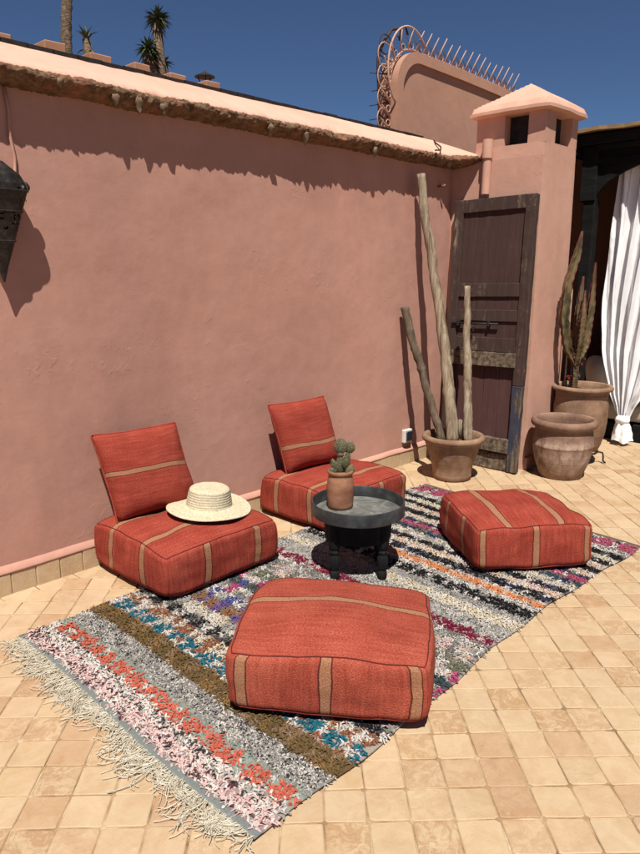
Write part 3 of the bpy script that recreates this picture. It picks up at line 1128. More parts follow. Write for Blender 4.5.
# curtain: pleated cloth gathered into a tied tail
cu = thing('tied_curtain', 'long white curtain gathered and tied at its foot in the archway', 'curtain', (6.49, -1.085, 0))
def cur(z):
    """left y, right y and pleat depth at height z, relative to the curtain's foot"""
    keys = [(.26, .050, -.055, .030), (.34, .075, -.08, .032), (.50, .135, -.16, .036), (.9, .235, -.30, .040), (1.35, .275, -.40, .036), (1.9, .265, -.44, .030), (2.6, .25, -.47, .026)]
    for a, b in zip(keys, keys[1:]):
        if z <= b[0]:
            t = max(0, (z - a[0]) / (b[0] - a[0]))
            t = t * t * (3 - 2 * t) * .5 + t * .5
            return [a[i] + (b[i] - a[i]) * t for i in (1, 2, 3)]
    return keys[-1][1:]
cm = MB()
nu, nv = 150, 90
for j in range(nv + 1):
    z = .26 + 2.30 * j / nv
    yl, yr, dp = cur(z)
    for i in range(nu + 1):
        t = i / nu
        ph = t * 2 * math.pi * 6.5 + 1.5 * noise.noise((t * 4, z * .6, 2)) * 2
        fold = dp * math.sin(ph) + dp * .45 * math.sin(ph * 2.3 + 1.3 + z * .5) + .016 * noise.noise((t * 9, z * 2.2, 7)) + .009 * noise.noise((t * 26, z * 5, 1)) + .004 * noise.noise((t * 70, z * 22, 4))
        y = yl + (yr - yl) * t + .012 * math.cos(ph) * min(1, z)
        cm.v.append((fold * (.6 + .4 * min(1, z)) + .03 * max(0, z - 2), y, z))
for j in range(nv):
    for i in range(nu):
        a = j * (nu + 1) + i
        cm.f.append((a, a + 1, a + nu + 2, a + nu + 1))
cm.build('cloth', M['curtain'], cu, True)
kn = MB()
kn.lathe([(.02, .0), (.052, .008), (.066, .03), (.060, .055), (.045, .07), (.03, .075)], 18, (0, 0, .205), .25, 3)
kn.displace(.012, 20)
kn.build('knot', M['curtain'], cu, True)
tl = MB()
for j in range(13):
    t = j / 12
    z = .225 - .185 * t
    for i in range(37):
        a = 2 * math.pi * i / 36
        r = (.045 + .042 * t ** .6) * (1 + .16 * math.sin(a * 5 + 2 * t) + .08 * math.sin(a * 9 + 1))
        tl.v.append((r * math.cos(a) * .8, r * math.sin(a), z + .012 * math.sin(a * 3) * t))
for j in range(12):
    for i in range(36):
        a = j * 37 + i
        tl.f.append((a, a + 1, a + 38, a + 37))
tl.displace(.006, 30)
tl.build('tail', M['curtain'], cu, True)

# ------------------------------------------------------------------ old door leaning on the tower
door = thing('old_door', 'weathered dark brown wooden door leaning against the chimney tower', 'door', (4.935, -.492, .0), (R(-4.0), R(-1.3), R(-90)))
DW, DH = .72, 2.165
def dpart(name, a, b, mat, jit=.002, bev=.004, parent=None, cuts=0):
    mb = MB()
    bm = bmesh.new()
    bmesh.ops.create_cube(bm, size=1)
    c = [(a[i] + b[i]) / 2 for i in range(3)]
    d = [abs(b[i] - a[i]) for i in range(3)]
    for v in bm.verts:
        v.co = Vector([c[i] + v.co[i] * d[i] for i in range(3)])
    bmesh.ops.bevel(bm, geom=bm.edges[:], offset=bev, segments=1, affect='EDGES', profile=.5)
    long = 2 if d[2] > d[0] else 0
    n_ = max(3, int(d[long] / .06))
    for k in range(1, n_):
        co = [0, 0, 0]; no = [0, 0, 0]
        co[long] = c[long] - d[long] / 2 + d[long] * k / n_
        no[long] = 1
        bmesh.ops.bisect_plane(bm, geom=bm.verts[:] + bm.edges[:] + bm.faces[:], plane_co=co, plane_no=no)
    for v in bm.verts:
        q = noise.noise_vector((v.co.x * 14 + a[0] * 9, v.co.y * 14, v.co.z * 14 + a[2] * 3)) * jit
        v.co += q
    mb.bm(bm)
    return mb.build(name, mat, parent or door)
hw = DW / 2
dpart('stile', (-hw, -.03, .0), (-hw + .085, .025, DH), M['door_frame'], .004)
dpart('stile', (hw - .085, -.03, .70), (hw, .025, DH - .004), M['door_frame'], .005)
dpart('lower_stile', (hw - .085, -.031, .002), (hw - .002, .024, .697), M['door_blue'], .005)
dpart('rail', (-hw + .083, -.026, DH - .105), (hw - .083, .02, DH - .002), M['door_frame'], .003)
for k in range(2):
    w_ = (DW - .17) / 2
    dpart('panel_board', (-hw + .083 + k * w_ + .001, -.006, 1.498), (-hw + .083 + (k + 1) * w_ - .001, .012, DH - .10), M['door_panel'], .0015, .002)
dpart('rail', (-hw + .083, -.026, 1.392), (hw - .083, .02, 1.500), M['door_frame'], .003)
dpart('panel_board', (-hw + .086, -.010, 1.288), (hw - .086, .012, 1.394), M['door_panel'], .002, .002)
dpart('rail', (-hw + .083, -.024, 1.198), (hw - .083, .02, 1.290), M['door_frame'], .003)
dpart('panel_board', (-hw + .086, -.012, 1.068), (hw - .086, .012, 1.200), M['door_panel'], .002, .002)
dpart('rail', (-hw + .083, -.024, .955), (hw - .083, .02, 1.070), M['door_frame'], .003)
dpart('rail', (-hw + .06, -.045, .840), (hw - .07, .0, .953), M['door_raw'], .006)
for k in range(4):
    w_ = (DW - .17) / 4
    dpart('lower_board', (-hw + .083 + k * w_ + .0015, .006, .215), (-hw + .083 + (k + 1) * w_ - .0015, .022, .842), M['door_low'], .0015, .002)
dpart('rail', (-hw + .07, -.042, .150), (hw - .08, .005, .265), M['door_raw'], .007)
for k in range(3):
    w_ = (DW - .17) / 3
    dpart('kick_board', (-hw + .083 + k * w_ + .002, -.012, .004), (-hw + .083 + (k + 1) * w_ - .002, .014, .152 - .01 * k), M['door_raw'], .004, .003)
bt = MB(); bt.tube([(-.31, -.040, 1.178), (.12, -.040, 1.178)], .009, 8); bolt = bt.build('bolt', M['iron'], door, True)
for xq in (-.25, .03):
    bt = MB(); bt.box((xq - .012, -.05, 1.155), (xq + .012, -.018, 1.198), .003); bt.build('staple', M['iron'], bolt)
bt = MB(); bt.tube([(-.10, -.03, 1.18), (-.10, -.05, 1.15), (-.095, -.052, 1.115)], .006, 6); bt.build('hasp', M['iron'], bolt)

# ------------------------------------------------------------------ planters
def pot(name, label, loc, prof, mat, soilz, soilr, group=None, n_=44, seed=0):
    t = thing(name, label, 'pot', loc, (0, 0, seed))
    p_ = MB(); p_.lathe(prof, n_, (0, 0, 0), .012, seed, cap=False); p_.build('bowl', mat, t, True)
    q = MB()
    q.lathe([(.0001, soilz + .012), (soilr * .5, soilz + .006), (soilr, soilz)], 24, (0, 0, 0), .02, seed, cap=False)
    q.displace(.008, 18)
    q.build('soil', M['soil'], t, True)
    return t
potL = pot('plant_pot', 'brown terracotta pot holding three bare wooden poles', (4.51, -.515, 0),
    [(.135, 0), (.150, .008), (.152, .04), (.150, .055), (.162, .12), (.188, .20), (.205, .27), (.208, .292), (.214, .300), (.232, .304), (.243, .318), (.243, .334), (.232, .350), (.214, .352), (.202, .344), (.196, .31), (.19, .27)], M['pot'], .285, .20, 'terracotta pots by the chimney', 48, 1.0)
potR = pot('plant_pot', 'empty chalk-stained terracotta pot on the floor in front of the raised pot', (5.16, -1.11, 0),
    [(.148, 0), (.165, .006), (.178, .05), (.205, .12), (.222, .20), (.226, .255), (.231, .262), (.226, .270), (.226, .32), (.218, .385), (.216, .402), (.238, .408), (.251, .426), (.251, .446), (.240, .464), (.220, .468), (.208, .458), (.204, .42), (.208, .36), (.208, .33)], M['pot_chalk'], .36, .209, 'terracotta pots by the chimney', 48, 2.2)
st_ = thing('plant_stand', 'low black iron stand under the tall succulent\'s pot', 'stand', (5.66, -1.02, 0))
r_ = MB(); r_.tube([(.165 * math.cos(a), .165 * math.sin(a), .10) for a in np.linspace(0, 2 * math.pi, 33)], .008, 6, False); r_.build('ring', M['iron'], st_, True)
for k in range(4):
    a = -1.2 + k * math.pi / 2
    c_, s_ = math.cos(a), math.sin(a)
    r_ = MB(); r_.tube([(q * c_, q * s_, z) for q, z in ((.12, .10), (.17, .098), (.205, .092), (.212, .06), (.214, .02), (.235, .006))], .008, 6); r_.build('leg', M['iron'], st_, True)
r_ = MB(); r_.tube([(-.16, 0, .094), (.16, 0, .094)], .007, 6); r_.build('crossbar', M['iron'], st_, True)
r_ = MB(); r_.tube([(0, -.16, .088), (0, .16, .088)], .007, 6); r_.build('crossbar', M['iron'], st_, True)
pot2 = pot('plant_pot', 'tall terracotta pot raised on an iron stand holding the succulent', (5.66, -1.02, .109),
    [(.150, 0), (.165, .006), (.185, .06), (.208, .15), (.218, .25), (.220, .38), (.212, .44), (.210, .47), (.217, .476), (.212, .484), (.213, .505), (.232, .512), (.247, .524), (.247, .540), (.236, .552), (.216, .554), (.206, .545), (.203, .50), (.203, .48)], M['pot'], .495, .204, 'terracotta pots by the chimney', 48, 4.1)

def pole(label, pts, r0, r1, mat, seed):
    random.seed(seed)
    P = [Vector(p) for p in pts]
    path = []
    n_ = 48
    for k in range(n_ + 1):
        t = k / n_ * (len(P) - 1)
        i = min(int(t), len(P) - 2)
        f_ = t - i
        q = P[i].lerp(P[i + 1], f_)
        q += noise.noise_vector((seed + t * 1.9, 0, 0)) * .015
        path.append(q)
    base = path[0].copy()
    mb = MB()
    rd = [.86 * (r0 + (r1 - r0) * k / n_) * (1 + .16 * noise.noise((k * .6, seed, 1)) + .45 * max(0, noise.noise((k * .55, seed, 7)) - .22)) for k in range(n_ + 1)]
    mb.tube([p - base for p in path], rd, 16, True, .075)
    o = mb.build('wooden_pole', mat, None, True, base)
    tag(o, label, 'pole', 'bare poles in the pot')
    return o
pole('tallest pale driftwood pole, standing in the pot with its top on the wall', [(4.505, -.515, .29), (4.55, -.42, .75), (4.585, -.28, 1.35), (4.565, -.16, 1.9), (4.57, -.09, 2.32)], .056, .036, M['drift'], 3)
pole('short dark pole in the pot, leaning left onto the pink wall', [(4.47, -.44, .29), (4.47, -.30, .62), (4.45, -.17, .98), (4.455, -.055, 1.32)], .034, .038, M['drift_dark'], 5)
pole('thin grey pole in the pot, in front of the old door', [(4.60, -.60, .29), (4.66, -.53, .7), (4.72, -.46, 1.1), (4.78, -.41, 1.48)], .044, .026, M['drift'], 9)
random.seed(21)
# second stub beside
sb_ = MB(); sb_.tube([(0, 0, 0), (.01, .005, .16)], .028, 10, True, .08)
tag(sb_.build('wooden_stub', M['drift'], None, True, (4.63, -.51, .285)), 'short sawn stub of wood between the poles in the pot', 'wood stub')

# tall succulent
su = thing('succulent_plant', 'tall ridged succulent with reddish edges growing in the raised pot', 'succulent', (5.575, -.985, .60))
def ridged(pts, rads, name='stem'):
    P = [Vector(p) for p in pts]
    path = []
    rr_ = []
    n_ = 30
    for k in range(n_ + 1):
        t = k / n_ * (len(P) - 1)
        i = min(int(t), len(P) - 2)
        f_ = t - i
        path.append(P[i].lerp(P[i + 1], f_))
        rr_.append(rads[i] * (1 - f_) + rads[i + 1] * f_)
    # star section with toothed ridges
    mb = MB()
    up = Vector((1, 0, 0))
    ns = 8
    for k, p_ in enumerate(path):
        t_ = (path[min(k + 1, n_)] - path[max(k - 1, 0)]).normalized()
        a_ = t_.cross(up).normalized()
        b_ = t_.cross(a_)
        tooth = 1.0 + (.22 if k % 2 else -.04)
        for q in range(ns):
            an = q / ns * 2 * math.pi
            r = rr_[k] * .70 * (tooth if q % 2 == 0 else .46)
            mb.v.append(tuple(p_ + a_ * math.cos(an) * r + b_ * math.sin(an) * r))
    for k in range(n_):
        for q in range(ns):
            mb.f.append((k * ns + q, k * ns + (q + 1) % ns, (k + 1) * ns + (q + 1) % ns, (k + 1) * ns + q))
    mb.f.append(tuple(n_ * ns + q for q in range(ns)))
    o = mb.build(name, M['euph'], su)
    # reddish toothed edges
    ed = MB()
    for q in (0, 2, 4, 6):
        ln = []
        for k in range(n_ + 1):
            v = mb.v[k * ns + q]
            ln.append(v)
        ed.tube(ln, [max(.0025, .0045 * (1 - .3 * (k % 2))) for k in range(n_ + 1)], 4)
    ed.build('ridge_edge', M['euph_edge'], o)
    return o
ridged([(0, 0, -.02), (.0, .0, .14), (.01, .01, .30)], [.034, .036, .03], 'trunk')
ridged([(.0, .0, .24), (-.085, .045, .38), (-.125, .075, .62), (-.115, .07, .90), (-.075, .03, 1.12), (-.06, .01, 1.30)], [.03, .048, .052, .048, .040, .006])
ridged([(.0, .0, .24), (.02, .01, .45), (.00, .01, .68), (.03, .01, .95)], [.03, .046, .042, .005])
ridged([(.0, .0, .24), (.06, -.04, .40), (.085, -.05, .70), (.08, -.06, 1.06)], [.03, .044, .042, .006])
ridged([(.0, .0, .24), (-.04, -.04, .42), (-.055, -.05, .62), (-.03, -.04, .84)], [.03, .04, .036, .005])
ridged([(.0, .0, .24), (.05, .05, .42), (.06, .06, .72)], [.03, .04, .005])
for k in range(18):
    a = random.uniform(0, 6.28)
    rr0 = random.uniform(.02, .055)
    z = random.uniform(.02, .30)
    f_ = MB()
    rosette(f_, (rr0 * math.cos(a), rr0 * math.sin(a), z), 5, .035, .010, -.2, 1)
    f_.build('red_bract' if k % 2 else 'leaf', M['flower'] if k % 2 else M['euph'], su)
ck = MB(); ck.tube([(0, 0, 0), (.01, .005, .4), (.015, .008, .86)], .007, 6)
tag(ck.build('bamboo_cane', M['drift'], None, True, (5.54, -.92, .59)), 'thin pale cane stuck in the pot beside the tall succulent', 'cane')

# ------------------------------------------------------------------ rug
RX0, RY0, RY1 = 1.075, -.485, -2.075
def rug_end(y):
    return 4.20 - .13 * (RY0 - y) / (RY0 - RY1)
def ry0(x):
    return RY0 + .010 * math.sin(x * 5.1) + .008 * math.sin(x * 13)
def ry1(x):
    return RY1 + .022 * math.sin(x * 2.4 + 1.2) + .008 * math.sin(x * 11) - .03 * max(0, x - 3.4)
def rug_pt(sx, tv):
    """sx: metres of rug from the near end (nominal), tv 0..1 across from the wall side"""
    y = RY0 + (RY1 - RY0) * tv
    x = RX0 + sx * (rug_end(y) - RX0) / 3.06
    x += .014 * math.sin(tv * 5.5 + .6) * max(0, 1 - sx)
    y = ry0(x) + (ry1(x) - ry0(x)) * tv
    return x, y
rug = thing('tufted_rug', 'shaggy multicoloured striped rag rug with cream fringe on the tiles', 'rug', (2.6, -1.3, 0))
def rug_mesh(name, vs_, fs, cols, mat, kind=None):
    me = bpy.data.meshes.new(name)
    v = np.array(vs_, dtype=np.float32) - np.array([2.6, -1.3, 0], dtype=np.float32)
    me.from_pydata(v.tolist(), [], fs)
    at = me.color_attributes.new('dye', 'FLOAT_COLOR', 'POINT')
    c4 = np.ones((len(v), 4), dtype=np.float32)
    c4[:, :3] = cols
    at.data.foreach_set('color', c4.ravel())
    me.materials.append(mat)
    me.shade_smooth()
    o = link(name, me, rug)
    if kind:
        o['kind'] = kind
    return o
def dye_mat(name, rough=.95):
    k = NT(name)
    a = k.n('Attribute', attribute_name='dye')
    v = k.coord('Object')
    g = k.noise(v, 160, 3, .6)
    c = k.mix(.5, a.outputs['Color'], k.ramp(g, [(.3, (.6, .6, .6)), (.7, (1.25, 1.25, 1.25))]), 'MULTIPLY')
    return k.done(c, rough, k.bump(g, .5, .003), .1)
M['rag'] = dye_mat('rag_strips')
C = dict(pink=s(216, 182, 176), white=s(216, 209, 200), cream=s(214, 200, 174), plum=s(92, 50, 58), char=s(58, 56, 58), coral=s(208, 106, 86), mint=s(156, 172, 158),
         grey=s(128, 124, 118), silver=s(162, 158, 152), brown=s(134, 104, 66), olive=s(108, 88, 56), teal=s(34, 104, 122), navy=s(46, 50, 88), black=s(36, 33, 36), blue=s(74, 80, 138),
         purple=s(110, 84, 140), mag=s(176, 70, 112), burg=s(126, 34, 60), sage=s(116, 114, 94), dteal=s(58, 78, 84), orange=s(222, 138, 86), peach=s(220, 184, 160), taupe=s(138, 114, 92), rust=s(150, 98, 70), dpink=s(178, 82, 108), steel=s(158, 164, 160), dgrey=s(84, 82, 82))
# bands: end of band (m from near end), dominant dyes, clump dye (or None), clump share, tuft size
B = [
 (.030, 'steel', None, 0, 0),
 (.100, 'pink pink white pink plum white pink dgrey pink', None, 0, 1.0),
 (.150, 'white pink white char silver white', 'dgrey', .12, 1.0),
 (.218, 'mint mint white', 'coral', .74, 1.0),
 (.240, 'mint silver', None, 0, .55),
 (.345, 'silver dgrey white white silver black', None, 0, .42),
 (.445, 'brown olive brown taupe', 'olive', .22, 1.0),
 (.525, 'white white rust', 'teal', .64, 1.1),
 (.595, 'white cream white rust', 'rust', .25, 1.2),
 (.665, 'dgrey grey white', 'black', .35, 1.0),
 (.750, 'white white cream', 'silver', .15, 1.2),
 (.840, 'rust grey taupe', 'purple', .16, 1.0),
 (.920, 'white silver white', 'blue', .36, 1.0),
 (1.00, 'grey white silver', 'mag', .34, 1.0),
 (1.07, 'dteal grey dgrey', 'blue', .2, 1.0),
 (1.13, 'white pink white silver', 'mag', .10, 1.0),
 (1.22, 'silver white', 'sage', .72, 1.1),
 (1.34, 'pink silver white peach silver', 'grey', .12, .7),
 (1.40, 'silver grey white', None, 0, .6),
 (1.48, 'white pink silver', 'burg', .74, 1.1),
 (1.60, 'white silver white silver dgrey', None, 0, .45),
 (1.68, 'cream cream white', None, 0, .9),
 (1.75, 'silver silver white dgrey', None, 0, .45),
 (1.84, 'white silver', 'black', .74, 1.2),
 (1.89, 'white silver white', None, 0, 1.0),
 (1.945, 'orange orange orange peach', None, 0, .9),
 (1.965, 'white silver', None, 0, .9),
 (2.05, 'black navy white', 'black', .62, 1.2),
 (2.11, 'peach cream white pink', None, 0, 1.0),
 (2.17, 'dgrey black navy white', 'black', .5, 1.1),
 (2.25, 'cream white silver', None, 0, 1.0),
 (2.31, 'dgrey grey navy', 'dteal', .4, 1.0),
 (2.37, 'pink mag white grey', 'dpink', .62, 1.0),
 (2.41, 'dgrey grey', 'navy', .4, 1.0),
 (2.48, 'white cream peach', None, 0, 1.1),
 (2.55, 'black dgrey', 'black', .7, 1.1),
 (2.62, 'white peach white', None, 0, 1.1),
 (2.68, 'black dgrey white', 'black', .7, 1.1),
 (2.74, 'cream white', None, 0, 1.0),
 (2.81, 'black dgrey silver', 'black', .66, 1.1),
 (2.88, 'white silver white', None, 0, 1.1),
 (3.02, 'white char', 'dpink', .66, 1.1),
 (3.06, 'taupe taupe grey', None, 0, .0),
]
# woven ground
gx, gy = 220, 60
vs_, cols = [], []
def band_at(sx):
    for b in B:
        if sx <= b[0]:
            return b
    return B[-1]
for i in range(gx + 1):
    for j in range(gy + 1):
        sx = 3.06 * i / gx
        x, y = rug_pt(sx, j / gy)
        vs_.append((x, y, .006 + .0025 * noise.noise((x * 4, y * 4, 1)) + (.003 if sx < .033 else 0)))
        b = band_at(sx)
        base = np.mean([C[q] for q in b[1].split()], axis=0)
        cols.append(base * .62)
fs = []
for i in range(gx):
    for j in range(gy):
        a = i * (gy + 1) + j
        fs.append((a, a + gy + 1, a + gy + 2, a + 1))
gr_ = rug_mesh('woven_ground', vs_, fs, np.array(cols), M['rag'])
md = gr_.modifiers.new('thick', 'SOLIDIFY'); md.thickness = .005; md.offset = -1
# tufts
vs_, fs, cols = [], [], []
prev = 0.0
def tuft(x, y, L, wd, az, lift, col, z0=.007):
    dx, dy = math.cos(az), math.sin(az)
    nx_, ny_ = -dy, dx
    tw = random.uniform(-.5, .5)
    o = len(vs_)
    for (t, zz, ww) in ((0, 0, .55), (.42, lift, 1.0), (1.0, lift * random.uniform(.15, .9), .75)):
        cxp, cyp = x + dx * L * t, y + dy * L * t
        tilt = tw * ww * wd * .6
        vs_.append((cxp + nx_ * wd * ww / 2, cyp + ny_ * wd * ww / 2, z0 + zz + tilt * t + .001))
        vs_.append((cxp - nx_ * wd * ww / 2, cyp - ny_ * wd * ww / 2, z0 + zz - tilt * t * .6 + .001))
        cols.append(col); cols.append(col)
    fs.append((o, o + 1, o + 3, o + 2))
    fs.append((o + 2, o + 3, o + 5, o + 4))
random.seed(5)
for bi, (end, dom, clump, share, size) in enumerate(B):
    if size > 0:
        doms = dom.split()
        wdt = end - prev
        area = wdt * 1.6
        dens = 8500 / (size ** 1.7)
        # clumps of one dye sit along the stripe
        cl = []
        if clump:
            tpos = random.uniform(0, .04)
            while tpos < 1:
                ln = random.uniform(.035, .075)
                cl.append((tpos, tpos + ln * (.45 + share * .75)))
                tpos += ln * (1.55 - share * .55) + random.uniform(0, .03) * (1 - share)
        fine_band = size < .6
        pitch = .0095 if fine_band else .0225 * size ** .5
        rows = max(1, round(wdt / pitch))
        colsn = int(1.58 / (pitch * 1.05))
        for r0 in range(rows):
            for c0 in range(colsn):
                tv = (c0 + random.uniform(.15, .85) + .5 * (r0 % 2)) / (colsn + .5)
                sx = prev + wdt * (r0 + random.uniform(.2, .8)) / rows
                jx = sx + .012 * noise.noise((tv * 12, bi * 3.3, 0)) + .006 * noise.noise((tv * 40, bi * 3.3, 5))
                col = None
                if clump:
                    for (a, b) in cl:
                        if a <= tv <= b and random.random() < .94:
                            col = C[clump]
                            break
                if col is None:
                    h = noise.noise((tv * 30, sx * 24, bi * 1.7)) * .5 + .5
                    q = int((h * 2.6 + random.random() * (.25 if not fine_band else 1.5)) * len(doms)) % len(doms)
                    col = C[doms[q]]
                v = random.uniform(.84, 1.06)
                wear = .90 + .10 * noise.noise((tv * 5, sx * 4, 8))
                col = tuple(min(1, c * v * wear) for c in col)
                x, y = rug_pt(min(3.05, max(.034, jx)), tv)
                ns_ = 3 if fine_band else random.choice((8, 9, 10, 11))
                a0 = random.uniform(0, 6.28)
                for q in range(ns_):
                    az = a0 + q * 6.283 / ns_ + random.gauss(0, .55)
                    L = (random.uniform(.010, .017) if fine_band else random.uniform(.012, .027)) * (1.25 if bi in (1, 2) else 1)
                    wd_ = random.uniform(.003, .006) if fine_band else random.uniform(.0045, .0085)
                    vv = random.uniform(.93, 1.05)
                    if bi in (1, 2) and random.random() < .55:
                        col = C[random.choice(doms)]
                    tuft(x + random.uniform(-.006, .006), y + random.uniform(-.006, .006), L, wd_, az, random.uniform(.003, .007) if fine_band else random.uniform(.004, .014), tuple(min(1, c * vv) for c in col))
    prev = end
rug_mesh('tufts', vs_, fs, np.array(cols), M['rag'], 'stuff')
# header seam and fringe
vs_, fs, cols = [], [], []
fr = MB()
random.seed(8)
for k in range(180):
    tv = (k + random.uniform(.1, .9)) / 180
    x, y = rug_pt(0, min(1, max(0, tv)))
    az0 = math.pi + .75 * noise.noise((tv * 11, 2, 2)) + .45 * noise.noise((tv * 37, 2, 2))
    L0 = random.uniform(.05, .18) * (1 + .5 * noise.noise((tv * 8, 9, 1)))
    bend = random.gauss(0, .16)
    wv = [random.gauss(0, .30) for _ in range(10)]
    for q in range(random.choice((4, 5, 6, 7))):
        L = L0 * random.uniform(.65, 1.1)
        az = az0 + random.gauss(0, .16)
        loose = random.gauss(0, .20)
        pts = []
        px, py = x + .004, y + random.uniform(-.004, .004)
        n_ = 10
        for j in range(n_):
            t = j / (n_ - 1)
            lift = .007 * (1 - t) + .0025 + .008 * abs(noise.noise((tv * 60 + q * .3, j * .5, 3))) + .0016 * q
            pts.append((px - 2.6, py + 1.3, lift))
            az += bend + wv[j] + loose * t + random.gauss(0, .10)
            px += math.cos(az) * L / n_
            py += math.sin(az) * L / n_
        fr.tube(pts, .00125, 4, False)
M['fringe'] = simple('cream_wool', [s(190, 178, 154), s(214, 204, 182), s(228, 220, 202)], 40, .95, .3, 200, .001)
tag(fr.build('fringe', M['fringe'], rug, True), kind='stuff')
sm = MB(); sm.tube([(rug_pt(.0, t)[0] - 2.6, rug_pt(.0, t)[1] + 1.3, .011) for t in np.linspace(0, 1, 60)], .0025, 5)
sm.build('hem_cord', M['wire'], rug, True)

# ------------------------------------------------------------------ poufs and back cushions
def pouf(label, loc, rz, hx, hy, h, st_top, st_side, dome=.03, seed=0.0, bulge=.03, st_x=None, faded=False):
    """stripes wrap over top and the +-x panels (along x); the +-y panels carry their own upright stripes"""
    t = thing('floor_pouf', label, 'pouf', loc, (0, 0, rz), 'red striped poufs on the rug')
    n_ = 22
    hz = h / 2
    e = 19
    def P(q):
        a, b, c = q
        nr = (abs(a) ** e + abs(b) ** e + abs(c) ** e) ** (1 / e)
        a2, b2, c2 = a / nr, b / nr, c / nr
        k = 1 + bulge * .7 * (1 - c * c) - .24 * max(0, (-c - .60) / .40) ** 1.6
        # panels bow outward between the corners
        bx = 1 + .022 * (1 - b * b)
        by = 1 + .022 * (1 - a * a)
        x = a2 * hx * k * (bx if abs(a) > .6 else 1 + (bx - 1) * abs(a) / .6)
        y = b2 * hy * k * (by if abs(b) > .6 else 1 + (by - 1) * abs(b) / .6)
        z = hz + c2 * hz
        if c > 0:
            z += dome * (1 - a * a) * (1 - b * b) * c + .006 * noise.noise((a * 1.6 + seed, b * 1.6, 4)) * c
            z -= .020 * c * (a * a * b * b) ** 1.5
            z -= .020 * c * max(0, noise.noise((a * 1.8 + seed * 3, b * 1.8, 9)))
            z += .010 * c * noise.noise((seed * 5, a * .9, b * .9))
        d = noise.noise_vector((x * 2.6 + seed, y * 2.6, z * 3)) * .012 + noise.noise_vector((x * 6 + seed, y * 6, z * 7)) * .008 + noise.noise_vector((x * 16 + seed, y * 16, z * 18)) * .0028
        cr = noise.noise((x * 3 + seed, y * 3, z * 22 + 4 * noise.noise((x * 4, y * 4, seed))))
        if abs(c) < .9:
            d += Vector((x, y, 0)).normalized() * (.0035 * cr)
        if c <= -.98:
            d.z = 0
        return Vector((x + d.x, y + d.y, max(0.0, z + d.z * .7)))
    bm = bmesh.new()
    uvl = bm.loops.layers.uv.new('UVMap')
    cache = {}
    def V(q):
        key = tuple(round(v * n_ * 2) for v in q)
        if key not in cache:
            cache[key] = bm.verts.new(P(q))
        return cache[key]
    for ax in range(3):
        for sg in (-1, 1):
            for i in range(n_):
                for j in range(n_):
                    qs = []
                    for (di, dj) in ((0, 0), (1, 0), (1, 1), (0, 1)):
                        q = [0, 0, 0]
                        q[ax] = sg
                        q[(ax + 1) % 3] = (i + di) / n_ * 2 - 1
                        q[(ax + 2) % 3] = (j + dj) / n_ * 2 - 1
                        qs.append(q)
                    if sg < 0:
                        qs = qs[::-1]
                    f_ = bm.faces.new([V(q) for q in qs])
                    f_.smooth = True
                    f_.material_index = (2, 1, 0)[ax]
                    for lp, q in zip(f_.loops, qs):
                        if ax == 1:
                            lp[uvl].uv = ((q[0] + 1) / 2, (q[2] + 1) / 4 + (.5 if sg > 0 else 0))
                        elif ax == 2:
                            lp[uvl].uv = ((q[1] + 1) / 2, (q[0] + 1) / 2)
                        else:
                            lp[uvl].uv = ((q[1] + 1) / 2, (q[2] + 1) / 4 + (1 if sg > 0 else -.5))
    me = bpy.data.meshes.new('cover')
    bm.to_mesh(me)
    bm.free()
    me.materials.append(kil(*st_top, faded=faded))
    me.materials.append(kil(*st_side, faded=faded))
    me.materials.append(kil(*(st_x or st_top), faded=faded))
    link('cover', me, t)
    def loop(c, lift):
        pts = []
        m_ = 20
        for (fx, fy, dx, dy) in ((-1, -1, 1, 0), (1, -1, 0, 1), (1, 1, -1, 0), (-1, 1, 0, -1)):
            for k in range(m_):
                q = (fx + dx * 2 * k / m_, fy + dy * 2 * k / m_, c)
                p_ = P(q)
                out = Vector((p_.x, p_.y, 0)).normalized() * .0005
                pts.append(p_ + out + Vector((0, 0, lift)))
        pts.append(pts[0])
        return pts
    sm_ = MB(); sm_.tube(loop(1, .0005), .0026, 6, False)
    sm_.build('seam', M['piping'], t, True)
    sm_ = MB(); sm_.tube(loop(-.72, 0), .005, 6, False)
    sm_.build('piping', M['piping_red'], t, True)
    for (ca_, cb_) in ((-1, -1), (1, -1), (1, 1), (-1, 1)):
        sm_ = MB(); sm_.tube([P((ca_, cb_, c)) + Vector((ca_, cb_, 0)) * .0005 for c in np.linspace(-.72, 1, 12)], .0028, 6)
        sm_.build('corner_seam', M['piping_red'], t, True)
    return t
pouf('square red pouf against the wall with the straw hat lying on it', (2.080, -.375, .004), 0, .364, .345, .268, (.28, .72), (.32, .78), .042, 1.3)
pouf('square red pouf against the wall behind the round black table', (3.29, -.365, .004), 0, .372, .330, .266, (.28, .74), (.06, .62, .93), .038, 4.7)
pouf('largest, nearest red pouf at the front of the rug', (1.845, -1.705, .008), R(-54.5), .364, .310, .270, (.57,), (.075, .5, .93), .040, 8.2, .035, None, True)
pouf('red pouf alone at the right end of the rug, beyond the table', (3.50, -1.575, .008), R(50.3), .328, .330, .268, (.27, .73), (.3, .72), .040, 11.9, .03, (.055, .5, .95))

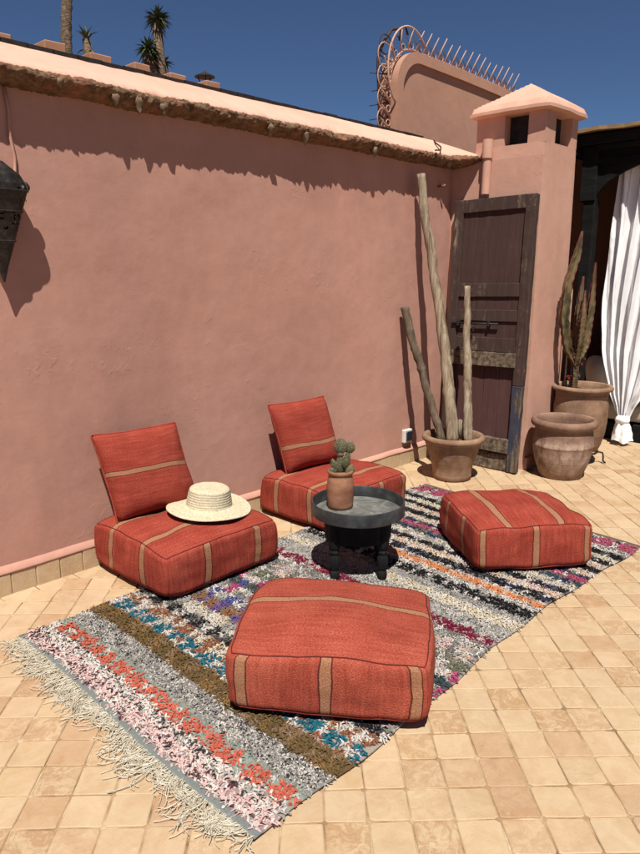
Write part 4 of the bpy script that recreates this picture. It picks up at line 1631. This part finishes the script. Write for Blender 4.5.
def cushion(label, loc, rot, hw_, hh, th, stripe, seed):
    t = thing('back_cushion', label, 'cushion', loc, rot, 'red cushions leaning on the wall')
    n_ = 26
    bm = bmesh.new()
    uvl = bm.loops.layers.uv.new('UVMap')
    def P(a, b, sd):
        pin = 1 - .07 * (1 - a * a) * abs(b) ** 3 - .07 * (1 - b * b) * abs(a) ** 3 * 0
        x = a * hw_ * (1 - .035 * (1 - b * b) * abs(a))
        z = b * hh * (1 - .035 * (1 - a * a) * abs(b))
        thick = th * max(0, (1 - a ** 4) * (1 - b ** 4)) ** .55
        y = sd * thick
        d = noise.noise_vector((x * 6 + seed, sd * 3 + y * 6, z * 6)) * .010 + noise.noise_vector((x * 18 + seed, sd * 3, z * 18)) * .003
        k = 0.3 if max(abs(a), abs(b)) > .99 else 1
        # weight settles towards the bottom edge
        y *= 1 + .25 * (-b)
        x -= .15 * z
        return Vector((x + d.x * k, y + d.y * k, z + d.z * k))
    cache = {}
    def V(i, j, sd):
        a, b = i / n_ * 2 - 1, j / n_ * 2 - 1
        key = (i, j, 0 if (i in (0, n_) or j in (0, n_)) else sd)
        if key not in cache:
            cache[key] = bm.verts.new(P(a, b, sd if key[2] else 0))
        return cache[key]
    for sd in (-1, 1):
        for i in range(n_):
            for j in range(n_):
                ij = [(i, j), (i + 1, j), (i + 1, j + 1), (i, j + 1)]
                if sd > 0:
                    ij = ij[::-1]
                f_ = bm.faces.new([V(a, b, sd) for a, b in ij])
                f_.smooth = True
                for lp, (a, b) in zip(f_.loops, ij):
                    lp[uvl].uv = (b / n_, a / n_ + (1 if sd > 0 else 0))
    me = bpy.data.meshes.new('cover')
    bm.to_mesh(me)
    bm.free()
    me.materials.append(kil(*stripe))
    link('cover', me, t)
    pts = []
    m_ = 24
    for (fx, fy, dx, dy) in ((-1, -1, 1, 0), (1, -1, 0, 1), (1, 1, -1, 0), (-1, 1, 0, -1)):
        for k in range(m_):
            pts.append(P(fx + dx * 2 * k / m_, fy + dy * 2 * k / m_, 0))
    pts.append(pts[0])
    sm_ = MB(); sm_.tube(pts, .005, 6, False)
    sm_.build('piping', M['piping_red'], t, True)
    return t
cushion('red cushion leaning on the wall above the straw hat\'s pouf', (2.000, -.145, .515), (R(-13), R(1), R(-2)), .258, .240, .086, (.535,), 2.2)
cushion('red cushion leaning on the wall behind the potted cactus', (3.245, -.145, .508), (R(-13), R(1), R(-1)), .258, .236, .086, (.36,), 6.4)

# ------------------------------------------------------------------ straw hat
hat = thing('straw_hat', 'pale straw sun hat with a braided brim lying on a red pouf', 'hat', (2.200, -.430, .318), (R(3), R(3), 0))
def hat_prof():
    br = []
    for k in range(24):                      # brim, concentric braid rows
        t = k / 23
        r = .232 - (.232 - .118) * t
        z = .006 + .018 * t ** 1.5 + (.0022 if k % 2 else 0)
        br.append((r, z))
    return br
h_ = MB()
br = hat_prof()
nn = 72
full = [(br[0][0], .001)] + br
def sq(r, z, a):
    wav = .008 * math.sin(2 * a + .7) * max(0, (r - .12) / .11) + .005 * math.sin(3 * a) * max(0, (r - .12) / .11)
    el = 1 + .03 * math.cos(2 * a)
    return (r * math.cos(a) * el, r * math.sin(a) * el * .98, z + wav + .002 * noise.noise((r * 40, a * 2, 3)))
for (r, z) in full + [(.118, .018), (.225, .0)]:
    for k in range(nn):
        h_.v.append(sq(r, z, 2 * math.pi * k / nn))
for i in range(len(full) + 1):
    for k in range(nn):
        h_.f.append((i * nn + k, i * nn + (k + 1) % nn, (i + 1) * nn + (k + 1) % nn, (i + 1) * nn + k))
h_.build('brim', M['straw'], hat, True)
h_ = MB()
cr_ = []
for k in range(20):
    t = k / 19
    cr_.append((.124 - .016 * t + (.0038 if k % 3 else 0), .020 + .084 * t))
cr_ += [(.106, .112), (.098, .118), (.085, .121), (.07, .1215), (.05, .1205), (.03, .120), (.0001, .120)]
for (r, z) in cr_:
    for k in range(nn):
        a = 2 * math.pi * k / nn
        q = 1 + .03 * math.cos(2 * a) + .015 * noise.noise((math.cos(a) * 2, math.sin(a) * 2, z * 16))
        h_.v.append((r * q * math.cos(a), r * q * math.sin(a), z + .004 * noise.noise((math.cos(a) * 2, math.sin(a) * 2, 5)) * min(1, z * 12)))
for i in range(len(cr_) - 1):
    for k in range(nn):
        h_.f.append((i * nn + k, i * nn + (k + 1) % nn, (i + 1) * nn + (k + 1) % nn, (i + 1) * nn + k))
h_.build('crown', M['straw'], hat, True)

# ------------------------------------------------------------------ tray table, cactus
tab = thing('tray_table', 'low round black table with a raised metal tray rim on the rug', 'table', (2.665, -1.115, .010), (0, 0, R(43.65)))
t_ = MB()
t_.lathe([(.0001, .338), (.10, .3385), (.20, .3375), (.238, .339)], 56, cap=False)
t_.build('tray_top', M['tray'], tab, True)
t_ = MB()
t_.lathe([(.20, .330), (.246, .331), (.2485, .334), (.2485, .396), (.246, .4), (.241, .4), (.2385, .396), (.2370, .336)], 64)
t_.build('tray_rim', M['tray_rim'], tab, 35)
t_ = MB(); t_.tube([(.2385, 0.012, .337), (.2380, 0.012, .397)], .004, 6)
t_.build('rim_seam', M['tray_rim'], tab, True)
t_ = MB()
t_.lathe([(.165, .200), (.178, .204), (.180, .26), (.186, .329), (.15, .33), (.15, .21), (.165, .20)], 40)
t_.build('apron', M['table'], tab, 40)
for (sx_, sy_) in ((-1, -1), (-1, 1), (1, -1), (1, 1)):
    l_ = MB()
    l_.lathe([(.020, .0), (.024, .004), (.026, .03), (.022, .045), (.018, .05), (.021, .056), (.027, .075), (.030, .10), (.028, .125), (.021, .14), (.026, .146), (.026, .156), (.021, .162), (.027, .175), (.033, .19), (.034, .325)], 16, (sx_ * .115, sy_ * .125, 0))
    l_.build('leg', M['table'], tab, 50)
cp_ = thing('cactus_pot', 'small terracotta vase standing on the black tray table', 'pot', (2.645, -1.005, .349))
c_ = MB()
c_.lathe([(.062, 0), (.068, .004), (.070, .02), (.073, .06), (.074, .10), (.071, .14), (.066, .165), (.063, .178), (.065, .186), (.070, .192), (.070, .204), (.065, .208), (.058, .206), (.056, .19), (.056, .17)], 36, (0, 0, 0), .012, 6, cap=False)
c_.build('vase', M['pot_small'], cp_, True)
c_ = MB(); c_.lathe([(.0001, .196), (.03, .194), (.058, .188)], 20, cap=False); c_.displace(.006, 40); c_.build('soil', M['soil'], cp_, True)
ca_t = thing('potted_cactus', 'small prickly pear cactus with round pads in the terracotta vase', 'cactus', (2.645, -1.005, .54))
def pad(c, axis, L, W, T, face):
    """flattened egg from base point c along axis"""
    ax = Vector(axis).normalized()
    fc = Vector(face)
    fc = (fc - ax * fc.dot(ax)).normalized()
    sd = ax.cross(fc)
    mb = MB()
    n1, n2 = 12, 18
    for i in range(n1 + 1):
        t = i / n1
        w_ = math.sin(math.pi * min(1, max(0, t ** .85))) ** .62
        w_ = max(w_, .12 if i == 0 else .01)
        for k in range(n2):
            a = 2 * math.pi * k / n2
            p_ = Vector(c) + ax * L * t + sd * W / 2 * w_ * math.cos(a) + fc * T * .36 * w_ * math.sin(a)
            mb.v.append(tuple(p_))
    for i in range(n1):
        for k in range(n2):
            mb.f.append((i * n2 + k, i * n2 + (k + 1) % n2, (i + 1) * n2 + (k + 1) % n2, (i + 1) * n2 + k))
    mb.f.append(tuple(range(n2))[::-1]); mb.f.append(tuple(n1 * n2 + k for k in range(n2)))
    o = mb.build('pad', M['cactus'], ca_t, True)
    sp = MB()
    for q in range(26):
        v = Vector(mb.v[random.randrange(n2, n1 * n2)])
        mid = Vector(c) + ax * L * .5
        d = (v - mid).normalized() + Vector((random.uniform(-.4, .4), random.uniform(-.4, .4), random.uniform(-.2, .5)))
        sp.tube([v, v + d.normalized() * random.uniform(.006, .012)], [.0007, .0003], 3, False)
    sp.build('spines', M['mortar_tip'], o)
    return o
vf = (-.72, -.69, 0)
rr3 = (.69, -.72, 0)
def vr(a, z, b=0):                            # offset to the viewer's right, up, and away
    return (rr3[0] * a + .72 * b, rr3[1] * a + .69 * b, z)
random.seed(31)
pad(vr(-.004, -.005), vr(.05, 1), .105, .052, .030, vf)
pad(vr(.000, .085), vr(-.02, 1), .030, .036, .026, vf)
pad(vr(-.002, .105, .0), vr(.06, 1), .088, .076, .026, vf)
pad(vr(.026, .015, .008), vr(.16, 1), .105, .040, .028, vf)
pad(vr(.044, .105, .008), vr(.12, 1), .068, .060, .024, vf)
pad(vr(-.020, .000, -.006), vr(-.30, 1), .085, .040, .026, vf)
pad(vr(-.040, -.012, -.016), vr(-.20, 1), .048, .044, .022, vf)
pad(vr(.040, -.012, -.010), vr(.42, 1), .066, .048, .024, vf)
pad(vr(.02, .03, -.012), vr(.2, 1), .055, .036, .022, vf)

# ------------------------------------------------------------------ wall lantern and its cable, socket, coping cable
lan = thing('wall_lantern', 'dark pierced metal lantern, pointed below, hanging on the left of the wall', 'lantern', (1.356, -.085, 1.545))
def lan_prof(t):
    """half width and half depth and height by t: 0 tip, 1 crown"""
    keys = [(0, .004, .004, 0), (.12, .022, .013, .070), (.35, .059, .034, .185), (.6, .098, .058, .315), (.78, .126, .076, .405), (.86, .122, .072, .435), (.93, .100, .056, .475), (1, .03, .02, .53)]
    for a, b in zip(keys, keys[1:]):
        if t <= b[0]:
            f_ = (t - a[0]) / (b[0] - a[0])
            return [a[i] + (b[i] - a[i]) * f_ for i in (1, 2, 3)]
    return keys[-1][1:]
rnd = random.Random(4)
body = MB()
na, nz_ = 56, 72
for j in range(nz_ + 1):
    w_, d_, z = lan_prof(j / nz_)
    for i in range(na):
        a = 2 * math.pi * i / na
        e_ = .62
        cx_, sy2 = math.cos(a), math.sin(a)
        cxs = math.copysign(abs(cx_) ** e_, cx_)
        sys_ = math.copysign(abs(sy2) ** e_, sy2)
        body.v.append((w_ * cxs, d_ * sys_ + .012 * (1 - j / nz_) * 2, z))
for j in range(nz_):
    for i in range(na):
        hole = False
        r4, c4 = j % 9, i % 7
        if 6 < j < nz_ - 6 and (j // 9) % 2 == 0 and r4 in (3, 4) and c4 in (3,) :
            hole = rnd.random() < .8
        if 30 < j < 44 and rnd.random() < .16:
            hole = True
        if not hole:
            body.f.append((j * na + i, j * na + (i + 1) % na, (j + 1) * na + (i + 1) % na, (j + 1) * na + i))
bo = body.build('shade', M['lantern'], lan)
md = bo.modifiers.new('thick', 'SOLIDIFY'); md.thickness = .0016
for zt in (.32, .415, .20):
    w_, d_, z = [lan_prof(t_q) for t_q in (.6, .78, .35)][[.32, .415, .20].index(zt)]
    rg = MB()
    pts = []
    for i in range(49):
        a = 2 * math.pi * i / 48
        pts.append(((w_ + .002) * math.copysign(abs(math.cos(a)) ** .62, math.cos(a)), (d_ + .002) * math.copysign(abs(math.sin(a)) ** .62, math.sin(a)) + .012 * (1 - [.6, .78, .35][[.32, .415, .20].index(zt)]) * 2, z))
    rg.tube(pts, .004, 6, False)
    rg.build('band', M['lantern'], lan, True)
for sx_ in (-1, 1):
    kq = MB(); kq.lathe([(.006, -.012), (.016, -.004), (.018, .01), (.010, .024), (.004, .03)], 12, (sx_ * .130, .0, .42)); kq.build('finial', M['lantern'], lan, True)
for k in range(10):                           # pale stars painted in for sunlit wall seen through the pierced holes
    a = rnd.uniform(3.5, 6.0)
    t_q = rnd.choice((.5, .55, .70, .82))
    w_, d_, z = lan_prof(t_q)
    st5 = MB()
    p0 = Vector(((w_ + .001) * math.copysign(abs(math.cos(a)) ** .62, math.cos(a)), (d_ + .001) * math.copysign(abs(math.sin(a)) ** .62, math.sin(a)) + .012 * (1 - t_q) * 2, z))
    nrm = Vector((math.cos(a), math.sin(a), .2)).normalized()
    sd = nrm.cross(Vector((0, 0, 1))).normalized()
    up = sd.cross(nrm)
    ring = []
    for q in range(10):
        rr5 = .011 if q % 2 == 0 else .005
        an = q / 10 * 2 * math.pi
        ring.append(p0 + sd * rr5 * math.sin(an) + up * rr5 * math.cos(an) + nrm * .001)
    st5.add(ring + [p0 + nrm * .004], [(q, (q + 1) % 10, 10) for q in range(10)])
    st5.build('lit_star', M['tray'], lan)
br_ = MB(); br_.tube([(0, .080, .47), (0, .06, .51), (0, .01, .53)], .007, 6); br_.build('bracket', M['iron'], lan, True)
cb = MB(); cb.tube([(0.0, 0, 0), (.012, -.002, -.10), (.006, -.001, -.2), (.02, 0, -.30), (.012, -.004, -.38), (-.03, -.06, -.42)], .0075, 8)
tag(cb.build('lamp_cable', M['wall'], None, True, (1.46, -.010, 2.41)), 'pink painted cable running down the wall to the lantern', 'cable')
so = thing('wall_socket', 'white wall socket with a dark cover low on the pink wall', 'socket', (4.575, -.002, .245))
q_ = MB(); q_.box((-.052, -.036, -.055), (.052, .0, .055), .006); q_.build('back_box', M['plastic'], so)
q_ = MB(); q_.box((-.034, -.048, -.040), (.040, -.034, .040), .005); q_.build('cover_flap', M['plastic_dark'], so)
cc = MB(); cc.tube([(.22, .16, .105), (.10, .06, .06), (.0, -.06, .005), (-.06, -.10, -.03), (-.16, -.118, -.045)], .006, 6)
tag(cc.build('loose_cable', M['wire'], None, True, (4.86, 0, 2.545)), 'thin dark cable lying loose over the coping near the chimney', 'cable')
